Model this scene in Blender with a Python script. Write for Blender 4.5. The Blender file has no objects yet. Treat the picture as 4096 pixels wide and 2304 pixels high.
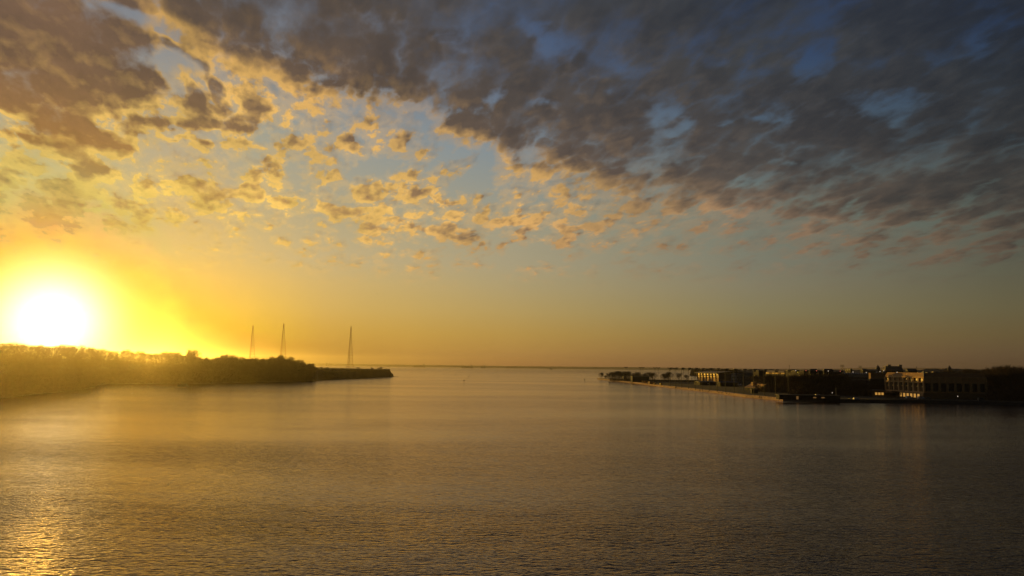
import bpy, bmesh, math, random
import numpy as np
from mathutils import Vector, Matrix, Euler
S = bpy.context.scene
COL = S.collection
R = math.radians

# ------------------------------------------------------------------ camera
F_PX = 3154.0                       # focal length in photo pixels (4096 wide)
CAM_Z = 27.0
PITCH = math.atan((1467 - 1152) / F_PX)
ROLL = math.atan(0.0125)
cam_data = bpy.data.cameras.new('camera')
cam = bpy.data.objects.new('camera', cam_data)
COL.objects.link(cam)
cam_data.sensor_width = 36.0
cam_data.lens = 36.0 * F_PX / 4096.0
cam_data.clip_start = 0.5
cam_data.clip_end = 80000.0
CAM_ROT = Matrix.Rotation(R(90) + PITCH, 3, 'X') @ Matrix.Rotation(ROLL, 3, 'Z')
cam.matrix_world = Matrix.Translation((0, 0, CAM_Z)) @ CAM_ROT.to_4x4()
S.camera = cam

def ray(u, v):
    """direction through photo pixel (4096 x 2304)"""
    return (CAM_ROT @ Vector(((u - 2048) / F_PX, -(v - 1152) / F_PX, -1))).normalized()
def ground(u, v, z=0.0):
    d = ray(u, v); t = (z - CAM_Z) / d.z
    return Vector((d.x * t, d.y * t, z))
def at(u, v, Y):
    """point seen at pixel (u, v) at the distance Y ahead"""
    d = ray(u, v); t = Y / d.y
    return Vector((d.x * t, Y, CAM_Z + d.z * t))
def azel(u, v):
    d = ray(u, v)
    return math.atan2(d.x, d.y), math.asin(d.z)

# ------------------------------------------------------------------ sun
SUN_AZ, SUN_EL = azel(208, 1297)
SUN_DIR = Vector((math.sin(SUN_AZ) * math.cos(SUN_EL), math.cos(SUN_AZ) * math.cos(SUN_EL), math.sin(SUN_EL)))
sun_data = bpy.data.lights.new('sun', 'SUN')
sun_data.energy = 3.2
sun_data.angle = R(0.6)
sun_data.color = (1.0, 0.56, 0.075)
sun = bpy.data.objects.new('sun', sun_data)
COL.objects.link(sun)
sun.rotation_euler = (-SUN_DIR).to_track_quat('-Z', 'Y').to_euler()
sun.location = (0, 0, 300)

S.view_settings.view_transform = 'Standard'
S.view_settings.look = 'None'
S.view_settings.gamma = 1.0
S.view_settings.exposure = 0.0
S.view_settings.use_curve_mapping = False
S.render.engine = 'CYCLES'
S.cycles.use_denoising = True
S.cycles.max_bounces = 6
S.cycles.volume_bounces = 0
S.cycles.sample_clamp_indirect = 4.0
S.cycles.sample_clamp_direct = 12.0

def lin(c, a=1.0):
    o = []
    for k in c[:3]:
        k = k / 255.0
        o.append(k / 12.92 if k <= 0.04045 else ((k + 0.055) / 1.055) ** 2.4)
    return (o[0], o[1], o[2], a)

# ------------------------------------------------------------------ sky
W = bpy.data.worlds.new('World')
S.world = W
W.use_nodes = True
W.cycles.sampling_method = 'MANUAL'
W.cycles.sample_map_resolution = 512
NT = W.node_tree
NT.nodes.clear()

class Net:
    def __init__(self, nt): self.nt = nt
    def node(self, t, **kw):
        n = self.nt.nodes.new(t)
        for k, v in kw.items(): setattr(n, k, v)
        return n
    def set(self, sock, v):
        if isinstance(v, bpy.types.NodeSocket): self.nt.links.new(v, sock)
        elif v is not None: sock.default_value = v
    def math(self, op, a, b=None, c=None, clamp=False):
        n = self.node('ShaderNodeMath', operation=op, use_clamp=clamp)
        self.set(n.inputs[0], a); self.set(n.inputs[1], b); self.set(n.inputs[2], c)
        return n.outputs[0]
    def vmath(self, op, a, b=None):
        n = self.node('ShaderNodeVectorMath', operation=op)
        self.set(n.inputs[0], a); self.set(n.inputs[1], b)
        return n.outputs['Value'] if op in ('DOT_PRODUCT', 'LENGTH', 'DISTANCE') else n.outputs[0]
    def maprange(self, x, a, b, c=0.0, d=1.0, kind='SMOOTHSTEP'):
        n = self.node('ShaderNodeMapRange', interpolation_type=kind, clamp=True)
        for i, k in enumerate((x, a, b, c, d)): self.set(n.inputs[i], k)
        return n.outputs[0]
    def mix(self, f, a, b, blend='MIX'):
        n = self.node('ShaderNodeMix', data_type='RGBA', blend_type=blend)
        self.set(n.inputs[0], f); self.set(n.inputs[6], a); self.set(n.inputs[7], b)
        return n.outputs[2]
    def ramp(self, x, stops, interp='LINEAR'):
        n = self.node('ShaderNodeValToRGB'); r = n.color_ramp; r.interpolation = interp
        stops = sorted(stops, key=lambda s: s[0])
        r.elements[0].position = stops[0][0]; r.elements[0].color = stops[0][1]
        r.elements[1].position = stops[-1][0]; r.elements[1].color = stops[-1][1]
        for p, c in stops[1:-1]:
            e = r.elements.new(p); e.color = c
        self.set(n.inputs[0], x)
        return n.outputs[0]
    def comb(self, x, y, z=0.0):
        n = self.node('ShaderNodeCombineXYZ')
        for i, k in enumerate((x, y, z)): self.set(n.inputs[i], k)
        return n.outputs[0]
    def noise(self, v, scale, detail=4.0, rough=0.5, dist=0.0, lac=2.0):
        n = self.node('ShaderNodeTexNoise')
        self.set(n.inputs['Vector'], v)
        n.inputs['Scale'].default_value = scale; n.inputs['Detail'].default_value = detail
        n.inputs['Roughness'].default_value = rough; n.inputs['Distortion'].default_value = dist
        n.inputs['Lacunarity'].default_value = lac
        return n
    def mapping(self, v, loc=(0, 0, 0), rot=(0, 0, 0), scale=(1, 1, 1), kind='POINT'):
        n = self.node('ShaderNodeMapping', vector_type=kind)
        self.set(n.inputs[0], v)
        n.inputs['Location'].default_value = loc; n.inputs['Rotation'].default_value = rot
        n.inputs['Scale'].default_value = scale
        return n.outputs[0]

N = Net(NT)
tc = N.node('ShaderNodeTexCoord')
dirv = N.vmath('NORMALIZE', tc.outputs['Generated'])
sx = N.node('ShaderNodeSeparateXYZ'); N.set(sx.inputs[0], dirv)
X, Y, Z = sx.outputs
AZ = N.math('ARCTAN2', X, Y)
EL = N.math('ARCSINE', Z)
AE = N.comb(AZ, EL)

ROWV = [1455, 1400, 1340, 1250, 1150, 1060, 850, 600, 300, 0]
elp = N.math('DIVIDE', EL, 0.6, clamp=True)
# Sky colours are tables over columns (azimuth) and rows (elevation) of the view; what the haze box adds on its
# own (single scattering of the sun) is taken off, so that sky and haze together give the table's colour.
HAZE_DENSITY, HAZE_G, HAZE_COL = 4.6e-5, 0.93, (0.93, 0.84, 0.62)
COLU = [210, 710, 850, 1000, 1310, 2048, 3000, 4000]
DENSE = [-40, 90, 210, 300, 400, 500, 600, 660, 710, 780, 850, 920, 1000, 1150, 1310, 1650, 2048, 3000, 4000]
DROWS = [1455, 1425, 1400, 1370, 1340, 1310, 1280, 1250, 1220, 1190, 1150, 1110, 1060, 1000, 930, 850, 700, 600, 450, 300, 0]
COLA = [-1.9, -0.95] + [azel(x, 900)[0] for x in DENSE] + [1.15]
COLF = [N.maprange(AZ, COLA[i], COLA[i + 1], kind='LINEAR') for i in range(len(COLA) - 1)]
def fade(c): return [tuple(a * b for a, b in zip(k[:3], (0.09, 0.13, 0.21))) + (1,) for k in c]
def haze_add(u, v):
    d = ray(u, v); cs = max(-1, min(1, d.dot(SUN_DIR)))
    way = min(17500, 188 / max(0.01, d.z)); ph = (1 - HAZE_G ** 2) / (4 * math.pi * (1 + HAZE_G ** 2 - 2 * HAZE_G * cs) ** 1.5)
    return [sun_data.energy * 0.87 * k * a * ph * (1 - math.exp(-HAZE_DENSITY * way)) for k, a in zip(sun_data.color, HAZE_COL)]
def lerp_tab(tab, cu, rv, u, v):
    """bilinear look-up in a table of columns cu and (falling) rows rv"""
    i = max(0, min(len(cu) - 2, sum(1 for k in cu if k <= u) - 1)); a = max(0, min(1, (u - cu[i]) / (cu[i + 1] - cu[i])))
    j = max(0, min(len(rv) - 2, sum(1 for k in rv if k >= v) - 1)); b = max(0, min(1, (rv[j] - v) / (rv[j] - rv[j + 1])))
    f = lambda x, y: tab[x][y]
    return [(f(i, j)[k] * (1 - a) + f(i + 1, j)[k] * a) * (1 - b) + (f(i, j + 1)[k] * (1 - a) + f(i + 1, j + 1)[k] * a) * b for k in range(3)]
def grid(cols, rows):
    cu = COLU if len(cols) == 8 else [210, 710, 1310, 2048, 3000, 4000]
    tab = [[[(k / 255.0) for k in c] for c in col] for col in cols]
    dr = [v for v in DROWS if v <= rows[0]]
    pos = [max(0.0, (1467 - v) / F_PX / 0.6) for v in dr]
    table = []
    for u in DENSE:
        c = []
        for v in dr:
            t = lin([255 * k for k in lerp_tab(tab, cu, rows, max(u, 210), v)]); h = haze_add(u, v)
            veil = 1 - math.exp(-HAZE_DENSITY * min(17500, 188 / max(0.01, ray(u, v).z)))
            c.append(tuple(max(a - b, 0.002 if a < b * 0.9 else a * 0.12) / (0.9 * (1 - q * veil)) for a, b, q in zip(t[:3], h, (0.44, 0.46, 0.60))) + (1,))
        table.append(c)
    table = [fade(table[0]), [tuple(v * 1.6 for v in k[:3]) + (1,) for k in table[0]]] + table + [fade(table[-1])]  # off-view columns: left raised to brighten the water, rest dimmed for shaded fronts
    out = None
    for i, c in enumerate(table):
        r = N.ramp(elp, list(zip(pos, c)))
        out = r if out is None else N.mix(COLF[i - 1], out, r)
    return out
CLEAR = [
 [(255,235,30),(255,240,35),(255,245,45),(255,248,60),(255,245,70),(255,230,100),(232,206,126),(165,158,138),(128,134,140),(112,126,142)],
 [(255,215,35),(255,218,38),(255,212,50),(254,207,74),(246,202,92),(230,196,114),(196,173,126),(165,158,138),(125,133,140),(108,124,142)],
 [(245,195,42),(248,202,45),(250,203,55),(248,200,78),(240,196,98),(220,188,115),(188,168,127),(158,156,140),(123,132,142),(104,121,141)],
 [(232,172,48),(238,182,50),(240,190,60),(236,192,82),(226,188,102),(210,182,118),(180,166,128),(152,155,140),(122,132,143),(100,118,140)],
 [(205,150,56),(205,154,60),(205,162,70),(204,170,92),(200,172,108),(188,170,126),(165,158,130),(143,149,145),(118,131,145),(92,110,136)],
 [(170,118,60),(176,134,66),(178,143,72),(175,150,92),(168,152,110),(162,152,122),(150,148,130),(125,138,145),(77,96,124),(60,80,112)],
 [(128,94,60),(132,102,62),(132,110,67),(130,120,85),(127,121,98),(120,120,104),(108,118,108),(82,100,114),(48,69,101),(41,57,90)],
 [(96,72,50),(100,80,54),(102,87,56),(99,92,66),(92,90,72),(86,90,78),(78,92,88),(58,76,92),(38,58,90),(33,48,76)]]
clear = grid(CLEAR, ROWV)
CR = [1050, 850, 700, 500, 250, 0]
lit = grid([
 [(250,214,108),(248,208,104),(240,195,98),(225,180,95),(200,155,90),(185,140,85)],
 [(248,205,98),(246,204,100),(236,192,98),(222,178,98),(204,158,85),(184,140,80)],
 [(232,185,100),(232,187,98),(226,180,98),(215,168,95),(190,146,82),(155,124,84)],
 [(205,155,98),(214,167,96),(208,162,92),(174,136,92),(146,123,92),(116,104,88)],
 [(135,112,88),(150,119,92),(116,99,86),(106,99,92),(98,94,88),(74,75,78)],
 [(95,80,66),(92,80,70),(80,74,68),(74,73,70),(60,62,66),(44,50,62)]], CR)
dark = grid([
 [(236,192,98),(218,176,90),(182,132,66),(130,98,66),(116,90,68),(108,84,68)],
 [(218,168,88),(196,150,80),(168,126,72),(118,92,68),(98,80,65),(86,74,63)],
 [(190,150,90),(176,136,86),(144,113,78),(104,82,65),(84,71,61),(76,69,63)],
 [(140,115,88),(122,98,77),(100,81,68),(80,70,63),(75,70,66),(62,63,65)],
 [(108,92,76),(86,76,68),(72,67,64),(64,62,62),(57,59,61),(50,55,62)],
 [(74,66,58),(60,58,56),(51,51,52),(46,49,53),(39,44,53),(34,40,53)]], CR)

# the cloud plane, and a warp that breaks up the outline of the masses
den = N.math('ADD', N.math('MAXIMUM', Z, 0.0), 0.22)
px = N.math('DIVIDE', X, den); py = N.math('DIVIDE', Y, den)
PL = N.comb(px, py, 0.0)
PLm = N.mapping(N.mapping(PL, (0, 0, 0), (0, 0, R(-108)), (1, 1, 1)), (3.1, 1.7, 0), (0, 0, 0), (0.62, 1.05, 1.0))
w1 = N.noise(PLm, 3.0, 2.0, 0.5).outputs[1]
w2 = N.noise(PLm, 9.0, 3.0, 0.55).outputs[1]
warp = N.vmath('ADD', N.vmath('MULTIPLY', N.vmath('SUBTRACT', w1, (.5, .5, .5)), (0.13, 0.09, 0)),
               N.vmath('MULTIPLY', N.vmath('SUBTRACT', w2, (.5, .5, .5)), (0.07, 0.045, 0)))
AE = N.vmath('ADD', AE, warp)
# coverage ------------------------------------------------------
# (x, y, rx, ry, tilt in degrees clockwise, weight), in photo pixels turned into azimuth / elevation
BLOBS = [
 (130,110,430,270,0,1.3),(250,390,250,250,25,1.15),(340,560,170,110,30,.55),(560,395,210,110,22,.75),(470,195,190,60,15,.45),
 (480,80,200,60,28,-1.0),(600,258,210,62,8,-1.0),(450,520,60,60,0,-.4),(150,540,90,60,20,-.5),(380,20,120,40,20,-.4),
 (20,325,90,60,0,.6),(90,395,90,28,15,.5),(620,208,110,32,20,.6),(762,285,80,50,30,.55),(780,350,90,38,12,.8),(696,405,80,50,20,.6),
 (952,430,230,75,4,.85),(805,492,90,42,0,.75),(555,522,90,36,12,.6),(674,517,80,36,-10,.6),(712,582,50,20,0,.6),(827,587,50,24,0,.6),(490,595,80,70,35,.6),
 (1142,490,120,30,-5,.6),(1197,546,130,32,6,.6),(1033,568,130,28,4,.5),(1077,636,100,32,-18,.6),(1305,669,65,30,0,.6),
 (218,650,200,65,14,.75),(360,705,160,50,8,.6),(60,770,200,55,8,.6),(20,560,80,90,10,.5),
 (300,790,560,130,2,.30),(750,800,460,120,0,.30),(200,880,420,60,1,.28),(700,640,700,330,5,.16),(1500,850,600,200,5,.14),(1150,600,350,150,10,.14),(935,792,150,50,0,.55),(600,880,420,55,2,.34),(1050,860,240,70,5,.32),(560,925,90,14,2,.3),(860,922,90,14,2,.3),
 (1594,760,190,65,8,.62),(1539,869,150,38,4,.65),(1561,917,120,36,0,.5),(1702,934,85,28,0,.65),(1751,890,50,32,0,.55),(1795,939,75,28,-10,.6),(1768,817,80,20,-15,.6),(1893,841,75,18,-12,.55),(1969,934,180,50,3,.7),(2225,939,190,45,0,.5),(2252,1004,150,20,-4,.5),(2034,1026,90,12,0,.4),(1371,847,85,36,5,.55),(1400,560,120,60,10,.4),(1620,690,90,40,0,.45),(1600,560,60,60,0,.35),
 (2100,60,170,80,30,-.6),(2240,180,150,95,20,-.8),(1790,130,240,55,-15,-.45),(1980,402,85,28,-15,-.75),(2186,479,90,40,25,-.65),(2431,370,120,55,0,-.4),(2640,468,100,45,10,-.75),(1915,566,50,36,0,-.8),(1588,506,80,30,0,-.6),(1640,330,110,40,-30,-.3),(2080,640,60,40,20,-.5),
 (3240,218,130,60,0,-.75),(3049,430,90,22,-8,-.7),(2881,490,70,24,-20,-.65),(2723,510,90,30,0,-.6),(3539,424,190,60,0,-.55),(3632,490,70,45,0,-.5),(3893,218,130,75,-20,-.5),(3229,647,60,36,10,-.8),(3050,745,170,22,-20,-.6),(3400,5,170,35,0,-.45),(2830,218,100,60,0,-.35),
 (3408,836,95,18,-18,-.7),(3729,852,160,22,-22,-.65),(2930,945,140,22,5,-.7),(2859,977,90,18,0,-.55),(3185,983,220,18,-5,-.65),(3566,977,200,32,-5,-.65),(3400,1062,200,12,-3,-.5),(3700,1040,200,12,-4,-.35),(3900,760,160,16,-20,-.3),(2450,650,110,20,-15,-.3),(2620,750,120,18,-10,-.3),
]
cov = None; gap = None
for (bx, by, rx, ry, tl, wt) in BLOBS:
    c = np.array(azel(bx, by))
    t = R(tl)
    e1 = np.array(azel(bx + math.cos(t) * 20, by + math.sin(t) * 20)) - c
    e2 = np.array(azel(bx - math.sin(t) * 20, by + math.cos(t) * 20)) - c
    M = np.stack([e1 / 20 * rx, e2 / 20 * ry], axis=1)          # unit circle -> ellipse in az/el
    A = np.linalg.inv(M)
    U_, s_, Vt = np.linalg.svd(A)
    ang = math.atan2(Vt[0, 1], Vt[0, 0]); sc = (1 / s_[0], 1 / s_[1])
    if np.linalg.det(Vt) < 0: pass                               # mirrored second axis leaves the length as it is
    m = N.mapping(AE, (c[0], c[1], 0), (0, 0, ang), (sc[0] * 1.25, sc[1] * 1.25, 1.0), 'TEXTURE')
    g = N.node('ShaderNodeTexGradient', gradient_type='SPHERICAL'); N.set(g.inputs[0], m)
    if wt > 0: cov = N.math('MULTIPLY_ADD', g.outputs[1], wt * 1.25, 0.0 if cov is None else cov)
    else: gap = N.math('MULTIPLY_ADD', g.outputs[1], -wt * 1.5, 0.0 if gap is None else gap)

# lower edge of the cloud deck, as elevation over azimuth
EDGE = [(-400,-900),(300,-500),(400,-120),(480,30),(576,120),(680,180),(778,240),(880,320),(1006,355),(1115,395),(1197,445),(1305,480),(1463,535),(1572,545),(1680,600),(1762,650),(1953,696),(1990,800),(2061,850),(2225,840),(2290,880),(2388,917),(2500,960),(2700,1000),(3022,1035),(3240,1085),(3512,1130),(4094,1155)]
eaz = [azel(u, v) for u, v in EDGE]
a0, a1 = -0.9, 0.8
azn = N.maprange(AZ, a0, a1, kind='LINEAR')
st = [((a - a0) / (a1 - a0), (e / 0.9,) * 3 + (1,)) for a, e in eaz]
edge = N.ramp(azn, st)
edge = N.math('MULTIPLY', edge, 0.9)
above = N.math('SUBTRACT', EL, edge)
deck = N.maprange(above, -0.045, N.maprange(AZ, -0.35, 0.1, 0.05, 0.10), 0.0, 0.68)
cov0 = cov
cov = N.math('ADD', cov, deck)

# detail on the cloud plane: rounded cells broken up by noise
def cells(v, scale):
    n = N.node('ShaderNodeTexVoronoi', feature='F1', voronoi_dimensions='2D')
    N.set(n.inputs['Vector'], v); n.inputs['Scale'].default_value = scale; n.inputs['Randomness'].default_value = 0.95
    return n.outputs['Distance']
SUNOFF = tuple(Matrix.Diagonal((0.62, 1.05, 1)) @ Matrix.Rotation(R(-108), 3, 'Z') @ (Vector((-0.5, 0.86, 0)) * 0.030))
cw = N.vmath('MULTIPLY', N.vmath('SUBTRACT', N.noise(PLm, 11.0, 4.0, 0.6).outputs[1], (.5, .5, .5)), (0.10, 0.10, 0))
PW = N.vmath('ADD', PLm, cw)
c1 = cells(PW, 10.0); c1b = cells(N.vmath('ADD', PW, SUNOFF), 10.0)
c2 = cells(N.vmath('ADD', PW, (0.31, 0.17, 0)), 27.0)
n1 = N.noise(PLm, 3.2, 3.0, 0.5, 0.2).outputs[0]
n2 = N.noise(PLm, 16.0, 5.0, 0.62, 0.2).outputs[0]
n2b = N.noise(N.vmath('ADD', PLm, SUNOFF), 16.0, 2.0, 0.62, 0.2).outputs[0]
n4 = N.noise(PLm, 65.0, 3.0, 0.6, 0.2).outputs[0]
dn1 = N.math('SUBTRACT', n1, 0.5)
dn2 = N.math('MULTIPLY_ADD', N.math('SUBTRACT', n4, 0.5), 0.35, N.math('SUBTRACT', n2, 0.5))
puff = N.math('MULTIPLY_ADD', N.math('SUBTRACT', 0.40, c1), 0.75, N.math('MULTIPLY', N.math('SUBTRACT', 0.40, c2), 0.40))
wfine = N.maprange(above, -0.01, 0.12, N.maprange(AZ, -0.05, 0.25, 1.5, 1.05), 0.45)      # crisp puffs below the deck, soft masses in it
wfine = N.math('MULTIPLY', wfine, N.maprange(N.math('MULTIPLY_ADD', AZ, -0.15, EL), 0.30, 0.46, 1.0, 0.50))
fine = N.math('MULTIPLY', N.math('MULTIPLY_ADD', dn2, 0.95, puff), wfine)
D = N.math('ADD', cov, N.math('MULTIPLY_ADD', dn1, 0.75, fine))
soft = N.maprange(above, -0.02, 0.12, 0.32, 0.50)
D0 = N.math('SUBTRACT', D, 0.24)
alpha = N.maprange(N.math('DIVIDE', D0, soft), 0.0, 1.0)
veil = N.math('MULTIPLY', N.maprange(D0, -0.42, 0.10), 0.32)               # thin stuff between the puffs
alpha = N.math('MULTIPLY', N.math('MAXIMUM', alpha, veil), N.maprange(EL, 0.088, 0.135))
gapn = N.math('MULTIPLY_ADD', gap, 0.82, N.math('SUBTRACT', N.math('MULTIPLY_ADD', dn2, 1.1, N.math('MULTIPLY', dn1, 0.8)), N.math('MULTIPLY', puff, 0.8)))
gapm = N.maprange(gapn, 0.15, 1.0)
alpha = N.math('MULTIPLY', alpha, N.math('SUBTRACT', 0.96, N.math('MULTIPLY', gapm, 0.85)))
bulk = N.math('ADD', cov, N.math('MULTIPLY_ADD', dn1, 0.6, N.math('MULTIPLY', fine, 0.75)))
bulk = N.math('MULTIPLY_ADD', N.maprange(above, 0.005, N.maprange(AZ, -0.35, 0.1, 0.085, 0.11)), 0.80, N.math('SUBTRACT', bulk, N.math('MULTIPLY', deck, 0.35)))
thick = N.maprange(bulk, 0.40, N.maprange(EL, 0.2, 0.34, 1.45, 0.90))
side = N.math('MULTIPLY', N.math('MULTIPLY_ADD', N.math('SUBTRACT', n2b, n2), 1.6, N.math('SUBTRACT', c1, c1b)), N.math('MULTIPLY', wfine, 1.7))
side = N.math('MULTIPLY', side, N.math('SUBTRACT', 1.0, N.math('MULTIPLY', thick, 0.60)))
thick2 = N.math('ADD', thick, side, clamp=True)
ccol = N.mix(thick2, lit, dark)
n3 = N.noise(PLm, 4.6, 4.0, 0.55, 0.4).outputs[0]
mott = N.math('ADD', n3, N.math('MULTIPLY', N.math('MULTIPLY_ADD', dn2, 0.5, N.math('MULTIPLY', puff, -0.35)), 0.9))
ccol = N.mix(1.0, ccol, N.ramp(mott, [(0.30, (.77,.79,.84,1)), (0.68, (1.24,1.21,1.16,1))]), 'MULTIPLY')
skyc = N.mix(alpha, clear, ccol)

# glow round the sun
cosang = N.vmath('DOT_PRODUCT', dirv, tuple(SUN_DIR))
ang = N.math('ARCCOSINE', cosang)
def gauss(sig, amp):
    q = N.math('DIVIDE', ang, sig); q = N.math('MULTIPLY', q, q)
    return N.math('MULTIPLY', N.math('EXPONENT', N.math('MULTIPLY', q, -1.0)), amp)
g1 = gauss(0.062, 1.0)
gb = gauss(0.047, 1.9)
g2 = N.math('MULTIPLY', N.math('EXPONENT', N.math('MULTIPLY', ang, -7.0)), 0.12)
glow = N.mix(1.0, N.mix(1.0, (0, 0, 0, 1), N.comb(N.math('ADD', g1, gb), N.math('ADD', g1, gb), gb), 'ADD'),
             N.comb(N.math('MULTIPLY', g2, 1.0), N.math('MULTIPLY', g2, 0.50), N.math('MULTIPLY', g2, 0.02)), 'ADD')
sky = N.node('ShaderNodeTexSky', sky_type='NISHITA')
sky.sun_disc = False
sky.sun_elevation = SUN_EL
sky.sun_rotation = SUN_AZ
sky.altitude = 30; sky.air_density = 1.2; sky.dust_density = 3.0; sky.ozone_density = 1.0
skyc = N.mix(1.0, skyc, glow, 'ADD')
skyc.node.clamp_result = False
bg1 = N.node('ShaderNodeBackground'); N.set(bg1.inputs[0], skyc); bg1.inputs[1].default_value = 0.88
bg2 = N.node('ShaderNodeBackground'); N.set(bg2.inputs[0], sky.outputs[0]); N.set(bg2.inputs[1], N.math('MULTIPLY', N.math('SUBTRACT', 1.0, N.math('MULTIPLY', alpha, 0.9)), 0.010))   # the deck hides it
add = N.node('ShaderNodeAddShader'); NT.links.new(bg1.outputs[0], add.inputs[0]); NT.links.new(bg2.outputs[0], add.inputs[1])
wo = N.node('ShaderNodeOutputWorld'); NT.links.new(add.outputs[0], wo.inputs[0])

# ------------------------------------------------------------------ helpers
def mat(name, base=(0.3, 0.3, 0.3), rough=0.8, metallic=0.0, var=0.15, scale=0.4, emit=None, emit_s=0.0, spec=0.3, alpha=None):
    m = bpy.data.materials.new(name); m.use_nodes = True
    nt = m.node_tree; nt.nodes.clear(); n = Net(nt)
    b = n.node('ShaderNodeBsdfPrincipled'); o = n.node('ShaderNodeOutputMaterial')
    nt.links.new(b.outputs[0], o.inputs[0])
    t = n.node('ShaderNodeTexCoord')
    ns = n.noise(t.outputs['Object'], scale, 5.0, 0.6).outputs[0]
    c0 = tuple(max(0, k * (1 - var)) for k in base) + (1,); c1 = tuple(min(1, k * (1 + var)) for k in base) + (1,)
    n.set(b.inputs['Base Color'], n.ramp(ns, [(0.3, c0), (0.7, c1)]))
    b.inputs['Roughness'].default_value = rough; b.inputs['Metallic'].default_value = metallic
    b.inputs['Specular IOR Level'].default_value = spec
    if emit is not None:
        b.inputs['Emission Color'].default_value = tuple(emit) + (1,); b.inputs['Emission Strength'].default_value = emit_s
    return m

def tag(o, label=None, cat=None, group=None, kind=None):
    if label: o['label'] = label
    if cat: o['category'] = cat
    if group: o['group'] = group
    if kind: o['kind'] = kind
    return o
def empty(name, loc=(0, 0, 0), rz=0.0, label=None, cat=None, group=None):
    o = bpy.data.objects.new(name, None); COL.objects.link(o)
    o.location = loc; o.rotation_euler = (0, 0, rz); o.empty_display_size = 1
    return tag(o, label, cat, group)
def copy_tree(o, parent=None):
    c = o.copy(); COL.objects.link(c); c.parent = parent
    for ch in list(o.children): copy_tree(ch, c)
    return c

class MB:
    """collects boxes, bars and surfaces; build() links them as one mesh object"""
    def __init__(self): self.v = []; self.f = []
    def raw(self, vs, fs):
        b = len(self.v); self.v += [tuple(p) for p in vs]; self.f += [tuple(b + i for i in f) for f in fs]; return self
    def box(self, x0, x1, y0, y1, z0, z1):
        return self.raw([(x0,y0,z0),(x1,y0,z0),(x1,y1,z0),(x0,y1,z0),(x0,y0,z1),(x1,y0,z1),(x1,y1,z1),(x0,y1,z1)],
                        [(0,3,2,1),(4,5,6,7),(0,1,5,4),(1,2,6,5),(2,3,7,6),(3,0,4,7)])
    def cyl(self, p, q, r0, r1=None, n=6, caps=True):
        p = Vector(p); q = Vector(q); r1 = r0 if r1 is None else r1
        d = (q - p).normalized(); a = d.orthogonal().normalized(); b = d.cross(a)
        vs = []
        for c, r in ((p, r0), (q, r1)):
            for i in range(n):
                t = 2 * math.pi * i / n; vs.append(c + (a * math.cos(t) + b * math.sin(t)) * r)
        fs = [(i, (i + 1) % n, n + (i + 1) % n, n + i) for i in range(n)]
        if caps: fs += [tuple(range(n))[::-1], tuple(range(n, 2 * n))]
        return self.raw(vs, fs)
    def prism(self, pts, z0, z1):
        """vertical prism over an xy polygon"""
        n = len(pts); vs = [(p[0], p[1], z0) for p in pts] + [(p[0], p[1], z1) for p in pts]
        return self.raw(vs, [(i, (i + 1) % n, n + (i + 1) % n, n + i) for i in range(n)] + [tuple(range(n))[::-1], tuple(range(n, 2 * n))])
    def build(self, name, m, parent=None, loc=(0, 0, 0), rz=0.0, smooth=False):
        me = bpy.data.meshes.new(name); me.from_pydata(self.v, [], self.f); me.materials.append(m)
        bm = bmesh.new(); bm.from_mesh(me); bmesh.ops.recalc_face_normals(bm, faces=bm.faces); bm.to_mesh(me); bm.free()
        if smooth:
            for p in me.polygons: p.use_smooth = True
        me.update()
        o = bpy.data.objects.new(name, me); COL.objects.link(o); o.parent = parent; o.location = loc; o.rotation_euler = (0, 0, rz)
        return o

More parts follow.
